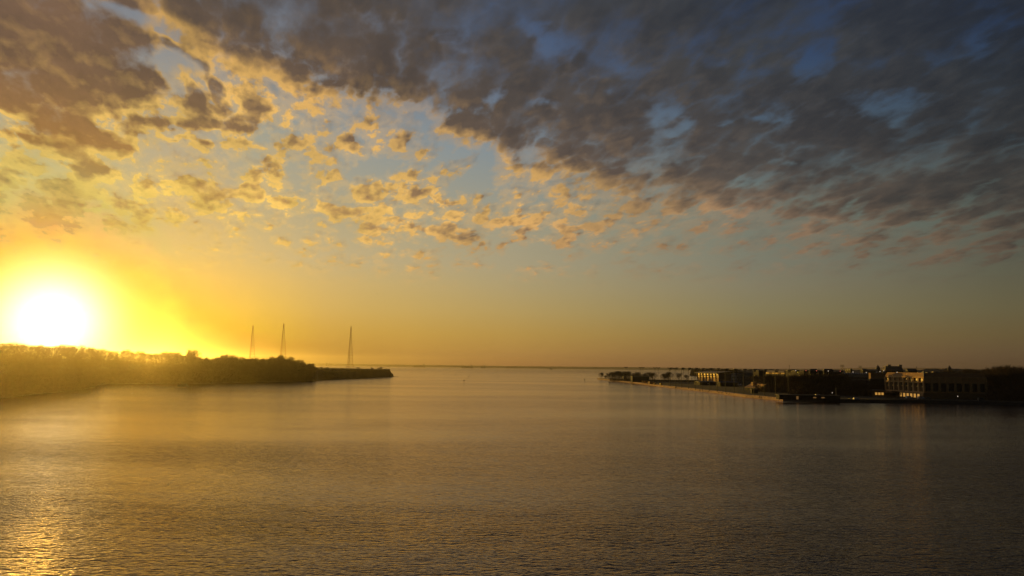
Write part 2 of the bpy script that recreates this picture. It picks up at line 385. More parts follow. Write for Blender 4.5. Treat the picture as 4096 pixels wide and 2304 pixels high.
# ------------------------------------------------------------------ water
SLOPE_A = 0.44
def water_material():
    m = bpy.data.materials.new('river_water'); m.use_nodes = True
    nt = m.node_tree; nt.nodes.clear(); n = Net(nt)
    g = n.node('ShaderNodeNewGeometry'); P = g.outputs['Position']
    o = n.node('ShaderNodeOutputMaterial')
    # wind lanes and calm slicks, hundreds of metres across
    lane = n.noise(n.mapping(P, (0, 0, 0), (0, 0, R(14)), (0.0016, 0.0055, 1)), 1.0, 4.0, 0.55, 0.6).outputs[0]
    lane2 = n.noise(n.mapping(P, (40, 9, 0), (0, 0, R(-6)), (0.0025, 0.011, 1)), 1.0, 3.0, 0.5, 0.4).outputs[0]
    calm = n.maprange(n.math('MULTIPLY_ADD', lane2, 0.45, lane), 0.60, 0.84)       # 1 = ruffled
    sp = n.node('ShaderNodeSeparateXYZ'); n.set(sp.inputs[0], P)
    amp = n.math('MULTIPLY', n.maprange(calm, 0.0, 1.0, 0.40, 1.10, 'LINEAR'), n.maprange(sp.outputs[1], 2200, 5200, 1.0, 2.6))   # the open bay is rougher than the river
    amp = n.math('MULTIPLY', amp, n.maprange(sp.outputs[1], 120, 420, 1.55, 0.70))   # and the reach off the wooded shore lies calmer
    def waves(rot, sc, scale, det, rough, a, loc=(0, 0, 0)):
        w = n.noise(n.mapping(P, loc, (0, 0, rot), sc), scale, det, rough, 0.25).outputs[1]
        return n.vmath('MULTIPLY', n.vmath('SUBTRACT', w, (.5, .5, .5)), a)
    def slopes(rot, sc, scale, det, rough, a, e, loc=(0, 0, 0)):
        """slope of a noise height field, by finite differences so that it stays the same at any distance"""
        def h(off):
            f = n.noise(n.mapping(n.vmath('ADD', P, off), loc, (0, 0, rot), sc), scale, det, rough, 0.15).outputs[0]
            return n.math('ABSOLUTE', n.math('SUBTRACT', f, 0.5))          # folded: narrow troughs, round backs
        h0 = h((0, 0, 0)); hx = h((e, 0, 0)); hy = h((0, e, 0))
        return n.vmath('MULTIPLY', n.comb(n.math('SUBTRACT', hx, h0), n.math('SUBTRACT', hy, h0)), (a / e, a / e, 0))
    w1 = waves(R(12), (0.38, 1.0, 1), 0.22, 2.0, 0.5, (0.16, 0.09, 0))
    w2 = slopes(R(-7), (0.55, 1.0, 1), 0.50, 4.0, 0.58, SLOPE_A, 0.12)
    w3 = waves(R(14), (0.5, 1.0, 1), 2.6, 2.0, 0.6, (0.48, 0.34, 0), (1, 5, 0))
    w = n.vmath('ADD', n.vmath('ADD', w1, w2), w3)
    sc_ = n.node('ShaderNodeVectorMath', operation='SCALE'); n.set(sc_.inputs[0], w); n.set(sc_.inputs['Scale'], amp)
    nor = n.vmath('NORMALIZE', n.vmath('ADD', sc_.outputs[0], (0, 0, 1)))
    gl = n.node('ShaderNodeBsdfGlossy'); gl.inputs['Color'].default_value = (1.0, 0.88, 0.79, 1); gl.inputs['Roughness'].default_value = 0.11
    df = n.node('ShaderNodeBsdfDiffuse'); df.inputs['Color'].default_value = (0.030, 0.018, 0.008, 1)     # silty tidal water
    n.set(gl.inputs['Normal'], nor); n.set(df.inputs['Normal'], nor)
    fr = n.node('ShaderNodeFresnel'); fr.inputs['IOR'].default_value = 1.40; n.set(fr.inputs['Normal'], nor)
    mx = n.node('ShaderNodeMixShader'); n.set(mx.inputs[0], fr.outputs[0])
    nt.links.new(df.outputs[0], mx.inputs[1]); nt.links.new(gl.outputs[0], mx.inputs[2])
    nt.links.new(mx.outputs[0], o.inputs[0])
    return m
M = {}
M['water'] = water_material()
wm = MB()
wm.raw([(-30000, -2000, 0), (30000, -2000, 0), (30000, 17500, 0), (-30000, 17500, 0)], [(0, 1, 2, 3)])
water = tag(wm.build('water', M['water']), kind='structure')

# ------------------------------------------------------------------ materials
M['soil'] = mat('soil', (0.085, 0.062, 0.038), 0.95, var=0.35, scale=0.05)
M['grass'] = mat('winter_grass', (0.055, 0.048, 0.026), 0.95, var=0.35, scale=0.03)
M['bark'] = mat('bark', (0.07, 0.05, 0.035), 0.95, var=0.3, scale=0.8)
M['twig'] = mat('twigs', (0.085, 0.058, 0.036), 0.95, var=0.25, scale=0.2)
M['steel'] = mat('galvanised_steel', (0.32, 0.31, 0.30), 0.55, 0.3, var=0.12)
M['darksteel'] = mat('dark_steel', (0.08, 0.075, 0.07), 0.6, 0.3, var=0.15)
M['redsteel'] = mat('red_painted_steel', (0.34, 0.09, 0.05), 0.6, var=0.12)
M['timber'] = mat('weathered_timber', (0.06, 0.045, 0.03), 0.9, var=0.3, scale=1.5)

rng = random.Random(11)
# ------------------------------------------------------------------ trees
def branch_tree(seed, H=20.0, spread=0.5, twigs=950, tw=0.055, levels=3, fat=0.26):
    r = random.Random(seed)
    tr = MB(); cr = MB()
    tips = []
    def grow(p, d, L, rad, lev):
        segs = 3
        for i in range(segs):
            d2 = (d + Vector((r.uniform(-1, 1), r.uniform(-1, 1), r.uniform(-0.3, 0.8))) * 0.16).normalized()
            q = p + d2 * (L / segs)
            r2 = rad * 0.78
            (tr if lev < 2 else cr).cyl(p, q, rad, r2, 5 if lev == 0 else (4 if lev == 1 else 3), caps=False)
            if lev > 0: tips.append((q.copy(), d2.copy()))
            if lev < levels and (i > 0 or lev > 0):
                for k in range(r.choice((1, 2, 2))):
                    a = r.uniform(0, 2 * math.pi)
                    side = Vector((math.cos(a), math.sin(a), 0))
                    nd = (d2 * 0.75 + side * r.uniform(0.5, 1.0) * spread * 1.8 + Vector((0, 0, 0.25))).normalized()
                    grow(q, nd, L * r.uniform(0.5, 0.72), r2 * 0.62, lev + 1)
            p, d, rad = q, d2, r2
        if lev < levels:
            for k in range(3):
                a = r.uniform(0, 2 * math.pi)
                nd = (d + Vector((math.cos(a), math.sin(a), 0.2)) * spread).normalized()
                grow(p, nd, L * r.uniform(0.5, 0.7), rad * 0.7, lev + 1)
    grow(Vector((0, 0, -0.5)), Vector((0, 0, 1)), H * 0.45, H * 0.017, 0)
    top = max(t[0].z for t in tips)
    for k in range(twigs):
        p, d = r.choice(tips)
        if k % 2:
            while True:
                e3 = Vector((r.uniform(-1, 1), r.uniform(-1, 1), r.uniform(-1, 1)))
                if e3.length < 1: break
            p = Vector((e3.x * H * fat, e3.y * H * fat, H * (0.57 + 0.41 * e3.z) * top / H)); d = e3 + Vector((0, 0, 0.3))
        q = p
        for s in range(2):
            dd = (d + Vector((r.uniform(-1, 1), r.uniform(-1, 1), r.uniform(-0.6, 0.9))) * 0.8).normalized()
            e = q + dd * H * r.uniform(0.03, 0.065)
            w = Vector((r.uniform(-1, 1), r.uniform(-1, 1), r.uniform(-1, 1))).normalized().cross(dd).normalized() * tw
            cr.raw([q - w, q + w, e + w * 0.4, e - w * 0.4], [(0, 1, 2, 3)])
            q = e
    k = H / top
    for mb in (tr, cr): mb.v = [(x * (0.5 + 0.5 * k), y * (0.5 + 0.5 * k), z * k) for x, y, z in mb.v]
    return tr, cr
def tree_proto(seed, **kw):
    tr, cr = branch_tree(seed, **kw)
    root = empty('bare_tree', (0, -1500, 0))
    tr.build('trunk', M['bark'], root); cr.build('crown', M['twig'], root)
    return root
PROTO = [tree_proto(100 + i, H=20.0, spread=(0.42, 0.55, 0.62, 0.5, 0.36)[i], twigs=1500, tw=0.06) for i in range(5)]
ROUND = [tree_proto(200 + i, H=12.0, spread=(0.48, 0.55)[i], twigs=2200, tw=0.05, fat=0.34) for i in range(2)]
used_proto = set()
def plant(proto, loc, h, base_h, rz, label, group, wide=1.0, cat='tree'):
    o = proto if proto.name not in used_proto else copy_tree(proto)
    used_proto.add(proto.name)
    k = h / base_h
    o.location = loc; o.scale = (k * wide, k * wide, k); o.rotation_euler = (0, 0, rz)
    return tag(o, label, cat, group)

# ------------------------------------------------------------------ left shore
LSH = [(-900, 1690), (-400, 1640), (0, 1596), (127, 1580), (261, 1568), (350, 1556), (411, 1537), (560, 1536), (732, 1534), (780, 1537), (976, 1530), (1253, 1525), (1269, 1520), (1420, 1513), (1562, 1507)]
def interp(tab, x):
    if x <= tab[0][0]: return tab[0][1]
    for (a, b), (c, d) in zip(tab, tab[1:]):
        if x <= c: return b + (d - b) * (x - a) / (c - a)
    return tab[-1][1]
def inland(u):
    """which way the land runs back from the shore: up the hill on the left, along the point on the right"""
    d = ray(max(u, -900), 1450); d = Vector((d.x, d.y, 0)).normalized()
    k = min(1, max(0, (u - 450) / 400.0))
    return (d * (1 - k) + Vector((-0.37, 0.929, 0)) * k).normalized()
def shore_l(u):
    """shore point at photo column u"""
    return ground(u, interp(LSH, u))
HILL = [(-900, 31), (0, 31), (430, 30), (720, 21), (900, 20), (1150, 18.5), (1253, 15.5), (1300, 15.2), (1562, 15.2)]
SLOPE = [(-900, 470), (0, 470), (430, 420), (700, 120), (900, 55), (1200, 30), (1270, 12), (1500, 7), (1562, 4)]
def hl(u, t):
    H = interp(HILL, u); s = interp(SLOPE, u)
    k = min(1, max(0, (t - 1.0) / s)); k = k * k * (3 - 2 * k)
    return 0.35 + (H - 0.35) * k + (1.2 * math.sin(t * 0.05 + u * 0.01) if t > s else 0)
lm = MB()
us = [-900, -650, -400, -200, -100] + list(range(0, 1560, 26)) + [1562]
ts = [-1.2, 0, 1.5, 4, 8, 14, 22, 32, 45, 60, 90, 140, 220, 350, 600, 1000, 1700]
nr = len(ts); gv = []
for u in us:
    p0 = shore_l(u) + Vector((rng.uniform(-2, 2), rng.uniform(-3, 3), 0))
    for t in ts:
        p = p0 + inland(u) * t
        z = -1.0 if t < 0 else hl(u, t) * (1.0 if t > 20 else rng.uniform(0.85, 1.15))
        gv.append((p.x, p.y, z))
# the end of the bluff: a last column dropping into the water
pe = shore_l(1562)
for t in ts:
    p = pe + inland(1562) * t + Vector((5.5 + rng.uniform(-1, 1), -1.0, 0)); gv.append((p.x, p.y, 7.5 if t > 1 else -1.0))
for t in ts:
    p = pe + inland(1562) * t + Vector((7.5 + rng.uniform(-1, 1), -1.0, 0)); gv.append((p.x, p.y, -1.0))
fs = []
for i in range(len(us) + 1):
    for j in range(nr - 1):
        fs.append((i * nr + j, (i + 1) * nr + j, (i + 1) * nr + j + 1, i * nr + j + 1))
lm.raw(gv, fs)
tag(lm.build('hill', M['soil']), kind='structure')
lb = MB()                                      # low rock ledge off the point
a = shore_l(1562)
for k in range(26):
    q = a + Vector((7 + k * 0.45 + rng.uniform(-.6, .6), rng.uniform(-3, 3), 0)); s = rng.uniform(0.5, 1.1)
    lb.raw([(q.x - s, q.y - s, -0.5), (q.x + s, q.y - s, -0.5), (q.x + s, q.y + s, -0.5), (q.x - s, q.y + s, -0.5), (q.x + rng.uniform(-.3, .3), q.y, s * 0.9)], [(0, 1, 4), (1, 2, 4), (2, 3, 4), (3, 0, 4)])
tag(lb.build('rock_ledge', M['soil']), 'low dark rock ledge running off the foot of the bluff at the wooded point', 'rocks')

SKY_L = [(-900, 1375), (0, 1374), (60, 1371), (130, 1374), (260, 1378), (330, 1372), (370, 1383), (440, 1397), (460, 1405), (540, 1398), (600, 1408), (700, 1405), (740, 1416), (790, 1425), (850, 1434), (880, 1422), (925, 1414), (960, 1428), (1010, 1428), (1060, 1430), (1100, 1424), (1140, 1424), (1180, 1434), (1215, 1446), (1250, 1455), (1275, 1464), (1562, 1466)]
def col_of(p):
    """photo column of a world point"""
    q = CAM_ROT.transposed() @ (Vector(p) - Vector((0, 0, CAM_Z)))
    return 2048 + q.x / -q.z * F_PX
n_tr = 0
def in_left(u0, t, hmul, label, group, protos=None, wide=1.0):
    global n_tr
    p = shore_l(u0) + inland(u0) * t
    u = col_of((p.x, p.y, 20))
    z0 = hl(u0, t)
    top = at(u, interp(SKY_L, u), p.y).z
    h = min((top - z0) * hmul, (23.0 if t > 45 or u0 > 560 else 18.0) * (0.9 + 0.2 * rng.random()))
    if h < 3: return None
    pr = rng.choice(protos or PROTO); bh = 20.0 if pr in PROTO else 12.0
    n_tr += 1
    return plant(pr, (p.x, p.y, z0 - 0.3), h, bh, rng.uniform(0, 6.28), label, group, wide)
GW = 'bare trees of the wooded left shore'
LW_ = 'bare winter tree in the dense wood on the hill under the sun'
LW2 = 'bare winter tree in the wood between the sun and the first mast'
LW3 = 'bare winter tree in the wood around the feet of the masts'
def wl(u): return LW_ if u < 480 else (LW2 if u < 930 else LW3)
u = -120
while u < 1262:                                   # rim trees: skyline
    t = interp(SLOPE, u) * rng.uniform(0.8, 1.15) + 12
    in_left(u, t, rng.uniform(0.84, 1.08), wl(u), GW, wide=1.1)
    u += rng.uniform(14, 26) * (1.0 if u > 400 else 1.3)
u = -100
while u < 1262:                                   # the front slope
    t = rng.uniform(5, 35)
    in_left(u, t, rng.uniform(0.62, 0.92), wl(u), GW, wide=1.25)
    u += rng.uniform(20, 32) * (1.0 if u > 400 else 1.3)
for k in range(46):                               # trees up the long slope beneath the sun
    u = rng.uniform(-90, 560); t = rng.uniform(0.12, 0.75) * interp(SLOPE, u)
    in_left(u, t, rng.uniform(0.55, 0.8), wl(u), GW, wide=1.3)
GF = 'small bare trees along the bluff top'
u = 1268
while u < 1555:
    in_left(u, rng.uniform(6, 40), rng.uniform(0.42, 0.9), 'stunted bare tree on top of the flat dark bluff at the point', GF, wide=1.3)
    u += rng.uniform(9, 15)
# the big oak that stands clear of the skyline
o = in_left(772, 60, 1.0, 'tall round-crowned bare oak standing clear above the treeline left of the masts', None, [ROUND[1]])
o.scale = tuple(k * 1.0 for k in o.scale)
p = o.location; tp = at(col_of((p.x, p.y, 20)), 1400, p.y).z; k = (tp - p.z) / 12.0; o.scale = (k * 0.95, k * 0.95, k)

# undergrowth: a thicket nobody could count
def thicket(name, pts, hfun, n, mtl, w=0.12, L=2.6, seed=5):
    r = random.Random(seed); b = MB()
    for i in range(n):
        p, h = pts(r)
        for s in range(3):
            q = p + Vector((r.uniform(-1, 1), r.uniform(-1, 1), 0)) + Vector((0, 0, r.uniform(0, h)))
            dd = Vector((r.uniform(-1, 1), r.uniform(-1, 1), r.uniform(0.0, 1.2))).normalized()
            e = q + dd * L * r.uniform(0.5, 1.2)
            ww = dd.cross(Vector((r.uniform(-1, 1), r.uniform(-1, 1), r.uniform(-1, 1)))).normalized() * w * r.uniform(0.6, 1.6)
            b.raw([q - ww, q + ww, e + ww * 0.4, e - ww * 0.4], [(0, 1, 2, 3)])
    return b.build(name, mtl)
def pts_hill(r):
    u0 = r.uniform(-150, 1265); s_ = interp(SLOPE, u0) + 20
    t = r.choice((r.uniform(1.5, 12), r.uniform(1.5, 12), r.uniform(8, 60), r.uniform(0.1, 1.15) * s_, r.uniform(0.6, 1.15) * s_))
    p = shore_l(u0) + inland(u0) * t; z0 = hl(u0, t)
    top = at(col_of((p.x, p.y, 20)), interp(SKY_L, u0) + 6, p.y).z
    return Vector((p.x, p.y, z0)), max(1.5, min(14.0, (top - z0) * 0.84))
tag(thicket('undergrowth', pts_hill, None, 44000, M['twig'], w=0.18, L=3.2), 'dense brown undergrowth filling the wood on the left shore', 'undergrowth', kind='stuff')
def pts_bluff(r):
    u0 = r.uniform(1255, 1562); t = r.choice((r.uniform(1.0, 9), r.uniform(3, 45)))
    p = shore_l(u0) + inland(u0) * t; return Vector((p.x, p.y, hl(u0, t) - 0.5)), r.uniform(0.6, 4.2)
tag(thicket('brush', pts_bluff, None, 9000, M['twig'], w=0.14, L=1.8, seed=8), 'low brush clinging to the face and lip of the dark bluff', 'brush', kind='stuff')

# ------------------------------------------------------------------ lattice masts
def mast(u, vtop, Y, base_w, splay, label, vbase):
    top = at(u, vtop, Y)
    root = empty('lattice_mast', (top.x, top.y, 2.0), rz=0.5, label=label, cat='radio mast', group='lattice masts behind the left wood')
    H = top.z - 2.0
    w0 = base_w
    def w(z):
        k = z / H
        if splay and k < 0.16: return w0 * (1.0 + (0.16 - k) / 0.16 * 0.95) * (1 - 0.16 * 0.93)
        return w0 * (1 - k * 0.93)
    leg = []
    zs = [0, H * .05, H * .10, H * .16] + [H * (.16 + .84 * i / 13) for i in range(1, 14)]
    ang = [R(a) for a in (0, 120, 240)]
    for a in ang:
        b = MB()
        for z0, z1 in zip(zs, zs[1:]):
            b.cyl((math.cos(a) * w(z0), math.sin(a) * w(z0), z0), (math.cos(a) * w(z1), math.sin(a) * w(z1), z1), 0.60, 0.56, 5)
        b.build('leg', M['redsteel'], root)
    b = MB(); d = MB()
    for i, z in enumerate(zs[1:-1]):
        for k in range(3):
            a, c = ang[k], ang[(k + 1) % 3]
            b.cyl((math.cos(a) * w(z), math.sin(a) * w(z), z), (math.cos(c) * w(z), math.sin(c) * w(z), z), 0.50, None, 4)
    for z0, z1 in zip(zs, zs[1:]):
        for k in range(3):
            a, c = ang[k], ang[(k + 1) % 3]
            d.cyl((math.cos(a) * w(z0), math.sin(a) * w(z0), z0), (math.cos(c) * w(z1), math.sin(c) * w(z1), z1), 0.13, None, 3)
            d.cyl((math.cos(c) * w(z0), math.sin(c) * w(z0), z0), (math.cos(a) * w(z1), math.sin(a) * w(z1), z1), 0.13, None, 3)
    b.build('crossbeams', M['redsteel'], root); d.build('bracing', M['redsteel'], root)
    b = MB(); b.cyl((0, 0, H - 2), (0, 0, H + 2.5), 0.9, 0.5, 6); b.cyl((0, 0, H - 14), (0, 0, H - 1), 1.5, 0.9, 6); b.build('top_section', M['redsteel'], root)
mast(1012, 1302, 3075, 17.0, False, 'red lattice radio mast nearest the sun, rising thin behind the wood', 1425)
mast(1135, 1295, 2911, 17.5, False, 'red lattice radio mast in the middle, tallest of the three, behind the wood', 1425)
mast(1404, 1307, 3056, 14.0, True, 'red lattice radio mast with splayed feet standing alone behind the bluff', 1465)

# ------------------------------------------------------------------ left shore piers and boats
def pier(u0, u1, v, deck_z, npost, name, label, w=1.6, rail=False, Yend=None):
    a = ground(u0, v); b = ground(u1, v if Yend is None else Yend)
    root = empty(name, (a.x, a.y, 0), label=label, cat='pier', group=None)
    d = (b - a); L = d.length; root.rotation_euler = (0, 0, math.atan2(d.y, d.x))
    k = MB(); k.box(0, L, -w / 2, w / 2, deck_z, deck_z + 0.5); k.build('deck', M['timber'], root)
    post = None
    for i in range(npost):
        x = L * i / (npost - 1)
        for s in (-1, 1):
            if post is None:
                p = MB(); p.cyl((0, 0, -1.5), (0, 0, deck_z + 1.1), 0.26, None, 6)
                post = p.build('piling', M['timber'], root, (x, s * w / 2, 0))
            else:
                c = post.copy(); COL.objects.link(c); c.parent = root; c.location = (x, s * w / 2 * 1.1, 0)
    if rail:
        r = MB()
        for s in (-1, 1): r.box(0, L, s * w / 2 - .05, s * w / 2 + .05, deck_z + 1.05, deck_z + 1.2)
        r.build('handrail', M['timber'], root)
    return root, a, d.normalized(), L
pier(372, 725, 1550, 0.9, 27, 'long_pier', 'long low timber pier running from the left shore to the boat lift', 1.8, Yend=1552)
pier(262, 358, 1571, 1.0, 12, 'short_pier', 'short railed timber pier close to the foggy left shore', 2.4, rail=True, Yend=1571)
pier(440, 486, 1541, 0.9, 5, 'stub_pier', 'tiny timber pier tucked against the wood beyond the long pier', 1.6, Yend=1541)
pl = None
for i, (u, vb, vt, lb_) in enumerate([(361, 1573, 1559, 'mooring pile touching the end of the short pier'), (377, 1573, 1559, 'slim mooring pile second out from the short pier'), (390, 1571, 1558, 'thin tilted mooring pile third out from the short pier'), (412.5, 1572.5, 1559, 'thick mooring pile farthest out from the short pier')]):
    g = ground(u, vb); h = (at(u, vt, g.y).z)
    b = MB(); b.cyl((0, 0, -1.5), (0.12 * (i == 2), 0, h), 0.26 if i in (0, 3) else 0.18, None, 8); b.cyl((0.12 * (i == 2), 0, h), (0.12 * (i == 2), 0, h + 0.15), 0.3 if i in (0, 3) else 0.2, 0.05, 8)
    tag(b.build('mooring_pile', M['timber'], None, (g.x, g.y, 0)), lb_, 'pile', 'mooring piles off the short pier')

def hull(b, L, W, H, z0=0.0, bow=0.35, x0=0.0, fl=1.0):
    """boat hull along +x, bow at +x"""
    secs = []
    n = 9
    for i in range(n):
        t = i / (n - 1); x = x0 - L / 2 + L * t
        w = W / 2 * (1.0 if t < 1 - bow else math.sqrt(max(0.0, 1 - ((t - (1 - bow)) / bow) ** 2)) + 0.02)
        if t < 0.1: w *= 0.9
        sh = H * (1 + 0.18 * t * t)
        secs.append([(x, -w, z0 + sh), (x, -w * 0.78 * fl, z0), (x, w * 0.78 * fl, z0), (x, w, z0 + sh)])
    vs = [p for s in secs for p in s]; fs = []
    for i in range(n - 1):
        for j in range(3): fs.append((i * 4 + j, i * 4 + j + 1, (i + 1) * 4 + j + 1, (i + 1) * 4 + j))
        fs.append((i * 4 + 3, i * 4, (i + 1) * 4, (i + 1) * 4 + 3))
    fs += [(0, 1, 2, 3), tuple(4 * (n - 1) + k for k in (3, 2, 1, 0))]
    return b.raw(vs, fs)
M['white'] = mat('white_paint', (0.62, 0.60, 0.56), 0.5, var=0.08)
M['navy'] = mat('dark_paint', (0.03, 0.035, 0.045), 0.45, var=0.1)
M['glassd'] = mat('dark_glass', (0.02, 0.022, 0.025), 0.12, var=0.1, spec=0.6)
M['polesteel'] = mat('pole_steel', (0.06, 0.055, 0.05), 0.7, 0.0, var=0.12)
M['concrete'] = mat('concrete', (0.34, 0.31, 0.27), 0.9, var=0.15, scale=0.3)
# boat on its lift at the end of the long pier
g = ground(731, 1552)
lift = empty('boat_lift', (g.x, g.y, 0), label='timber boat lift framing the end of the long pier', cat='boat lift')
for k, (x, y) in enumerate([(-6.5, -2.6), (6.8, -2.6), (-6.5, 2.6), (6.8, 2.6)]):
    b = MB(); b.cyl((x, y, -1.5), (x, y, 3.4 if x > 0 else 2.6), 0.24, None, 7); b.build('piling', M['timber'], lift)
b = MB(); b.box(6.6, 9.4, -3.0, 3.0, 0.8, 1.05); b.box(7.9, 9.3, -1.0, 1.0, 1.05, 3.0); b.build('platform', M['timber'], lift)
for x in (-4.2, 4.2):
    b = MB(); b.box(x - .2, x + .2, -2.9, 2.9, 1.0, 1.3); b.build('cradle_beam', M['timber'], lift)
boat = empty('cabin_boat', (g.x, g.y, 1.3), math.pi, 'dark covered cabin cruiser raised on the boat lift at the pier end', 'boat')
b = MB(); hull(b, 11.5, 3.4, 1.7); b.build('hull', M['navy'], boat)
b = MB(); b.raw([(-4.5,-1.4,1.7),(2.8,-1.3,1.8),(2.8,1.3,1.8),(-4.5,1.4,1.7),(-3.9,-1.1,3.3),(1.0,-1.0,3.3),(1.0,1.0,3.3),(-3.9,1.1,3.3)], [(4,5,6,7),(0,1,5,4),(1,2,6,5),(2,3,7,6),(3,0,4,7)]); b.build('cabin', M['navy'], boat)
b = MB(); b.box(1.2, 2.3, -1.02, 1.02, 2.1, 2.9); b.build('windscreen', M['glassd'], boat)

# ------------------------------------------------------------------ campus land
RSH = [(2388, 1517), (2461, 1524), (2525, 1532), (2596, 1540), (2660, 1549), (2757, 1560), (2849, 1571), (2983, 1589), (3132, 1603), (3305, 1609), (3460, 1610), (3577, 1611), (3697, 1612), (3963, 1619), (4096, 1623), (4500, 1640), (5200, 1665)]
sh = [ground(u, v) for u, v in RSH]
GZ = 2.2
M['lawn'] = mat('playing_field', (0.050, 0.042, 0.026), 0.95, var=0.3, scale=0.02)
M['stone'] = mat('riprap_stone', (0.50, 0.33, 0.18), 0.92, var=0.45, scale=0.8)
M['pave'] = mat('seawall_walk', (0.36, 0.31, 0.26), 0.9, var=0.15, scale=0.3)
back = [Vector((2600, 900, 0)), Vector((6000, 9000, 0)), Vector((3600, 9500, 0)), Vector((1400, 6000, 0)), Vector((900, 3300, 0)), Vector((520, 2050, 0)), at(2790, 1500, 1780), at(2700, 1500, 1735), at(2600, 1500, 1760), at(2500, 1500, 1800), at(2450, 1500, 1840), at(2405, 1500, 1940)]
def offs(i, d):
    """shore point moved inland by d"""
    p = sh[i]; a = sh[max(0, i - 1)]; b = sh[min(len(sh) - 1, i + 1)]
    t = (b - a).normalized(); n = Vector((-t.y, t.x, 0))
    if i > 9: n = Vector((0, 1, 0)) if n.y > 0 else n
    if n.dot(Vector((0.7, 0.7, 0))) < 0: n = -n
    return p + n * d
top_ = [offs(i, 3.0) for i in range(len(sh))]
g = MB()
poly = [(p.x, p.y) for p in top_] + [(p.x, p.y) for p in back]
g.prism(poly, -2.0, GZ)
tag(g.build('ground', M['lawn']), kind='structure')
# sloped stone seawall along the lit shore, with its walk
def densify(fn, i0, i1, step):
    out = []
    for i in range(i0, i1):
        a, b = fn(i), fn(i + 1); n = max(1, int((b - a).length / step))
        out += [a.lerp(b, k / n) for k in range(n)]
    return out + [fn(i1)]
def strip(name, i0, i1, prof, m, jitter=0.0, step=6):
    b = MB(); cols = [densify(lambda i, d=d: offs(i, d), i0, i1, step) for d, z in prof]
    n = min(len(c) for c in cols)
    cols = [[c[int(round(k * (len(c) - 1) / (n - 1)))] for k in range(n)] for c in cols]
    vs = []
    for k in range(n):
        for j, (d, z) in enumerate(prof):
            p = cols[j][k]; jj = jitter if 0 < j < len(prof) - 1 else 0
            vs.append((p.x + rng.uniform(-jj, jj), p.y + rng.uniform(-jj, jj), z + rng.uniform(-jj, jj) * 0.6))
    m_ = len(prof); fs = [(k * m_ + j, (k + 1) * m_ + j, (k + 1) * m_ + j + 1, k * m_ + j + 1) for k in range(n - 1) for j in range(m_ - 1)]
    b.raw(vs, fs); return b.build(name, m)
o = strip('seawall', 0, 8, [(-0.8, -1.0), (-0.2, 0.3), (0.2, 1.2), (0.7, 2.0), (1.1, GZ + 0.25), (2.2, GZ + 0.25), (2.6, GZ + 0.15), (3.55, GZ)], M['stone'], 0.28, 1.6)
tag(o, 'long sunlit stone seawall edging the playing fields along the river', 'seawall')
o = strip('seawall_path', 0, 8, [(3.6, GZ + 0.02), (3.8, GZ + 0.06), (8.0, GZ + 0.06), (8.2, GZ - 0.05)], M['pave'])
tag(o, kind='structure')
o = strip('quay_wall', 8, 16, [(0.0, -1.0), (0.0, GZ + 0.5), (0.8, GZ + 0.5), (0.85, GZ - 0.1)], M['darksteel'])
tag(o, 'dark vertical quay wall in shade in front of the library and boat sheds', 'quay wall')
# dark stones lying on the seawall
for k in range(16):
    i = rng.uniform(3.5, 7.9); a, b_ = offs(int(i), 0.6), offs(int(i) + 1, 0.6); p = a.lerp(b_, i - int(i))
    b = MB(); s = rng.uniform(0.7, 1.3)
    b.raw([(-s, -s * .7, -.4), (s * .9, -s * .8, -.4), (s, s * .8, -.4), (-s * .8, s, -.4), (-s * .5, -s * .4, s * .8), (s * .5, -s * .3, s * .9), (s * .3, s * .5, s * .7), (-s * .5, s * .4, s * .6)], [(0,3,2,1),(4,5,6,7),(0,1,5,4),(1,2,6,5),(2,3,7,6),(3,0,4,7)])
    tag(b.build('boulder', M['soil'], None, (p.x, p.y, 1.1), rng.uniform(0, 3)), 'dark boulder resting on the sunlit seawall stones', 'boulder', 'dark boulders on the seawall')

# ------------------------------------------------------------------ buildings
M['tan'] = mat('tan_masonry', (0.56, 0.35, 0.15), 0.85, var=0.14, scale=0.2)
M['brown'] = mat('brown_roof', (0.34, 0.20, 0.09), 0.85, var=0.15, scale=0.2)
M['grey'] = mat('grey_granite', (0.30, 0.27, 0.24), 0.85, var=0.12, scale=0.2)
M['brick'] = mat('dark_brick', (0.16, 0.10, 0.075), 0.9, var=0.2, scale=0.3)
M['slate'] = mat('slate_roof', (0.10, 0.095, 0.095), 0.75, var=0.2, scale=0.3)
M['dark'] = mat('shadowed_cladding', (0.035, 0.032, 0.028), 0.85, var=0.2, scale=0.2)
M['copper'] = mat('pale_metal_roof', (0.22, 0.18, 0.145), 0.7, 0.0, var=0.12, scale=0.2)
M['sunglaze'] = mat('sun_glint_glazing', (0.85, 0.50, 0.13), 0.5, 0.0, var=0.15, scale=0.5)  # yellow base colour paints the low sun reflected in the panes
M['dimglint'] = mat('dim_sun_glint_glass', (0.34, 0.19, 0.07), 0.4, var=0.2, scale=0.6)  # orange-brown base colour stands for sunlight caught in the upper windows
M['glintwin'] = mat('glow_window', (0.3, 0.2, 0.1), 0.5, emit=(1.0, 0.50, 0.10), emit_s=0.5, var=0.3, scale=0.8)  # emission paints the sunrise reflection onto the glass
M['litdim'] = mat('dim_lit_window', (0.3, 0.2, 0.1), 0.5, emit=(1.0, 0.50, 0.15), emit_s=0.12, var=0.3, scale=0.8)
M['pane'] = mat('window_glass', (0.03, 0.03, 0.032), 0.08, var=0.1, spec=0.8)
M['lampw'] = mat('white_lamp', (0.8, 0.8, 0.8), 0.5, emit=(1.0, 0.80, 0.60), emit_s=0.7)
M['lampr'] = mat('red_lamp', (0.8, 0.1, 0.1), 0.5, emit=(1.0, 0.16, 0.10), emit_s=0.9)
M['lampy'] = mat('yellow_lamp', (0.8, 0.7, 0.1), 0.5, emit=(1.0, 0.72, 0.05), emit_s=0.7)

